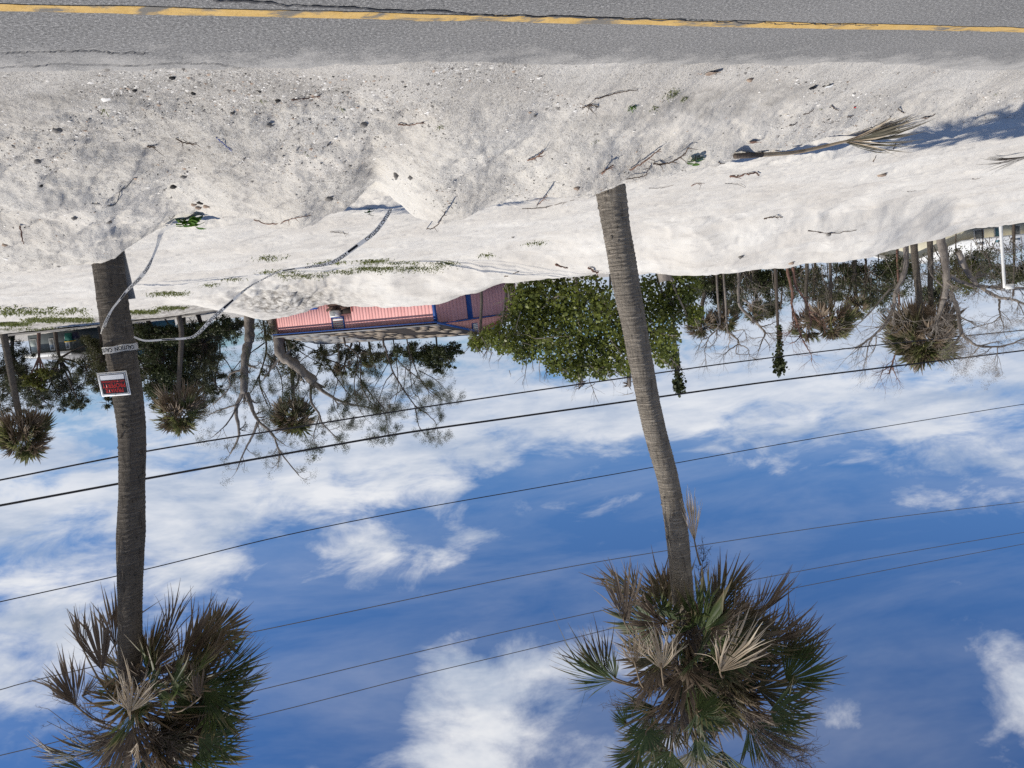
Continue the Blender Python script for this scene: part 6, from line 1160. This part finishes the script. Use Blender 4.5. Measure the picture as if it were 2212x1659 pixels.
# moss and grass patches on the flat sand
def grass_patch(name, label, patches, h, seed, kind='stuff'):
    r = np.random.RandomState(seed); Vs = []; Fs = []; k0 = 0
    for x0, x1, y0, y1, n in patches:
        for _ in range(n * 2):
            x, y = r.uniform(x0, x1), r.triangular(y0, (y0 + y1) / 2, y1); q = hit(x, y, 9.5, 70) if _ % 6 == 0 else q0 + np.array([r.normal(0, .12), r.normal(0, .12), 0]); q0 = q if _ % 6 == 0 else q0
            z = zgrid(q[0:1], q[1:2])[0]; a = r.uniform(0, 6.28); L = h * r.uniform(.5, 1.4); d = np.array([math.cos(a) * .8, math.sin(a) * .8, r.uniform(.3, 1)]) * L; s = np.array([-math.sin(a), math.cos(a), 0]) * L * .22; b = np.array([q[0], q[1], z - .005]); Vs += [b - s, b + s, b + d]; Fs.append((k0, k0 + 1, k0 + 2)); k0 += 3
    o = mk(name, Vs, np.array(Fs), M_GRASS, None, org=(0, 0, 0)); tag(o, label, 'grass', kind=kind)
grass_patch('grass_patches', 'sparse green grass creeping over the flat sand behind the berm', [(560, 640, 583, 590, 160), (690, 740, 564, 570, 160), (770, 850, 575, 584, 420), (860, 950, 575, 584, 260), (780, 830, 560, 568, 260), (940, 980, 565, 571, 160), (835, 900, 565, 570, 120), (600, 700, 590, 600, 260), (330, 400, 628, 640, 420), (440, 460, 612, 618, 60), (480, 520, 600, 606, 60), (1150, 1170, 522, 528, 50), (1040, 1060, 548, 552, 60), (700, 760, 584, 590, 160), (560, 600, 552, 560, 60)], .06, 95)
grass_patch('grass_strip', 'green grass strip along the far street at the left of the photo', [(0, 60, 694, 704, 700), (60, 200, 684, 697, 1200), (280, 340, 668, 678, 500), (340, 400, 660, 668, 320), (0, 190, 660, 684, 420), (0, 210, 705, 716, 300)], .10, 96)

# ------------------------------------------------------------------ fallen fronds and litter
def fallen():
    H, T, B = hit(1822, 292), hit(1990, 255), hit(1617, 329); root = thing('fallen_frond', B, 'big dry palm frond fallen on the near sand with its long stalk', 'palm frond'); A = T - H + np.array([0, 0, .05])
    m = MB(); frond(m, H + np.array([0, 0, .07]), A + np.array([0, 0, .07]), np.array([.1, -.65, .75]), np.linalg.norm(A) * 1.12, R(25), n=34, droop=.10, curl=.05, cup=.2, seed=77, kink=.05); m.make('blade', M_FOLIVE2, root, False, 't'); m = MB(); frond(m, H + np.array([0, 0, .06]), A + np.array([.1, -.12, -.06]), np.array([.1, -.3, .9]), np.linalg.norm(A) * .85, R(24), n=14, droop=.12, curl=.08, cup=.3, seed=78, kink=.05); m.make('blade', M_FTAN, root, False, 't')
    M1 = hit(1720, 316); c = spline([B + np.array([0, 0, .03]), M1 + np.array([0, 0, .06]), H + np.array([0, 0, .07]), H + np.array([0, 0, .07]) + nrm(A) * .15], 24); V, F = tube(c, np.linspace(.026, .009, 24), 8); V[:, 2] = V[:, 2]; mk('stalk', V, F, plain('dry_stalk', (.40, .32, .22), (.22, .165, .11), 5, .8), root, True); V, F = tube([c[0] - (c[1] - c[0]) * 2, c[0], c[2]], [.028, .030, .0275], 8); mk('broken_end', V, F, M_BARKD, root)
M_FOLIVE2 = leafmat('frond_dry_dark', (.115, .105, .07), (.05, .046, .032), ((.2, .17, .12), .5, 1.0), .2, 6)
fallen()
def fallen2():
    H, T = hit(2235, 322), hit(2120, 343); root = thing('fallen_frond', H, 'dark curled frond lying half out of frame at the right edge', 'palm frond'); A = T - H + np.array([0, 0, .03]); m = MB(); frond(m, H + np.array([0, 0, .08]), A + np.array([0, 0, .03]), np.array([.2, -.8, .6]), np.linalg.norm(A) * 1.05, R(8), n=20, droop=.12, curl=.10, seed=79); m.make('blade', M_STICKL, root, False, 't'); V, F = tube([H + np.array([-.4, .1, .03]), H + np.array([0, 0, .05])], [.015, .01], 6); mk('stalk', V, F, M_PET, root)
M_STICKL = leafmat('frond_black_brown', (.06, .048, .04), (.03, .025, .02), None, .1, 5); fallen2()
def scrap(px, sx, sy, mat, label, seed, name='litter_scrap', group='litter scraps'):
    q = hit(*px); r = np.random.RandomState(seed); a = r.uniform(0, 3.1); n = 5; V = []
    for j in range(n):
        for i in range(n): x, y = (i / 4 - .5) * sx, (j / 4 - .5) * sy; V.append(q + np.array([x * math.cos(a) - y * math.sin(a), x * math.sin(a) + y * math.cos(a), .012 + .25 * sy * math.sin(i * 1.3 + j * .9 + seed) * .5]) + r.normal(0, .002, 3))
    F = [(j * n + i, j * n + i + 1, (j + 1) * n + i + 1, (j + 1) * n + i) for j in range(n - 1) for i in range(n - 1)]; o = mk(name, V, F, mat, None, True); tag(o, label, 'litter', group)
scrap((1757, 187), .07, .05, M_INK, 'crumpled black scrap near the road, left of the white one', 1); scrap((1790, 184), .07, .05, M_WHITE, 'crumpled white scrap near the road beside the black one', 2); scrap((1846, 229), .03, .02, M_SIGNR, 'tiny red scrap on the sand above the fallen frond', 3); scrap((2000, 252), .09, .04, M_STONEP, 'pinkish bark scrap at the tip of the big fallen frond', 4); scrap((1868, 301), .03, .02, M_SIGNR, 'small red scrap inside the palm shadow', 5); scrap((1630, 305), .14, .05, M_STICKR, 'brown dry fibre mat by the broken stalk end', 6); scrap((1540, 155), .12, .06, M_STONEP, 'flat brown leaf on the shelly sand by the road', 7)
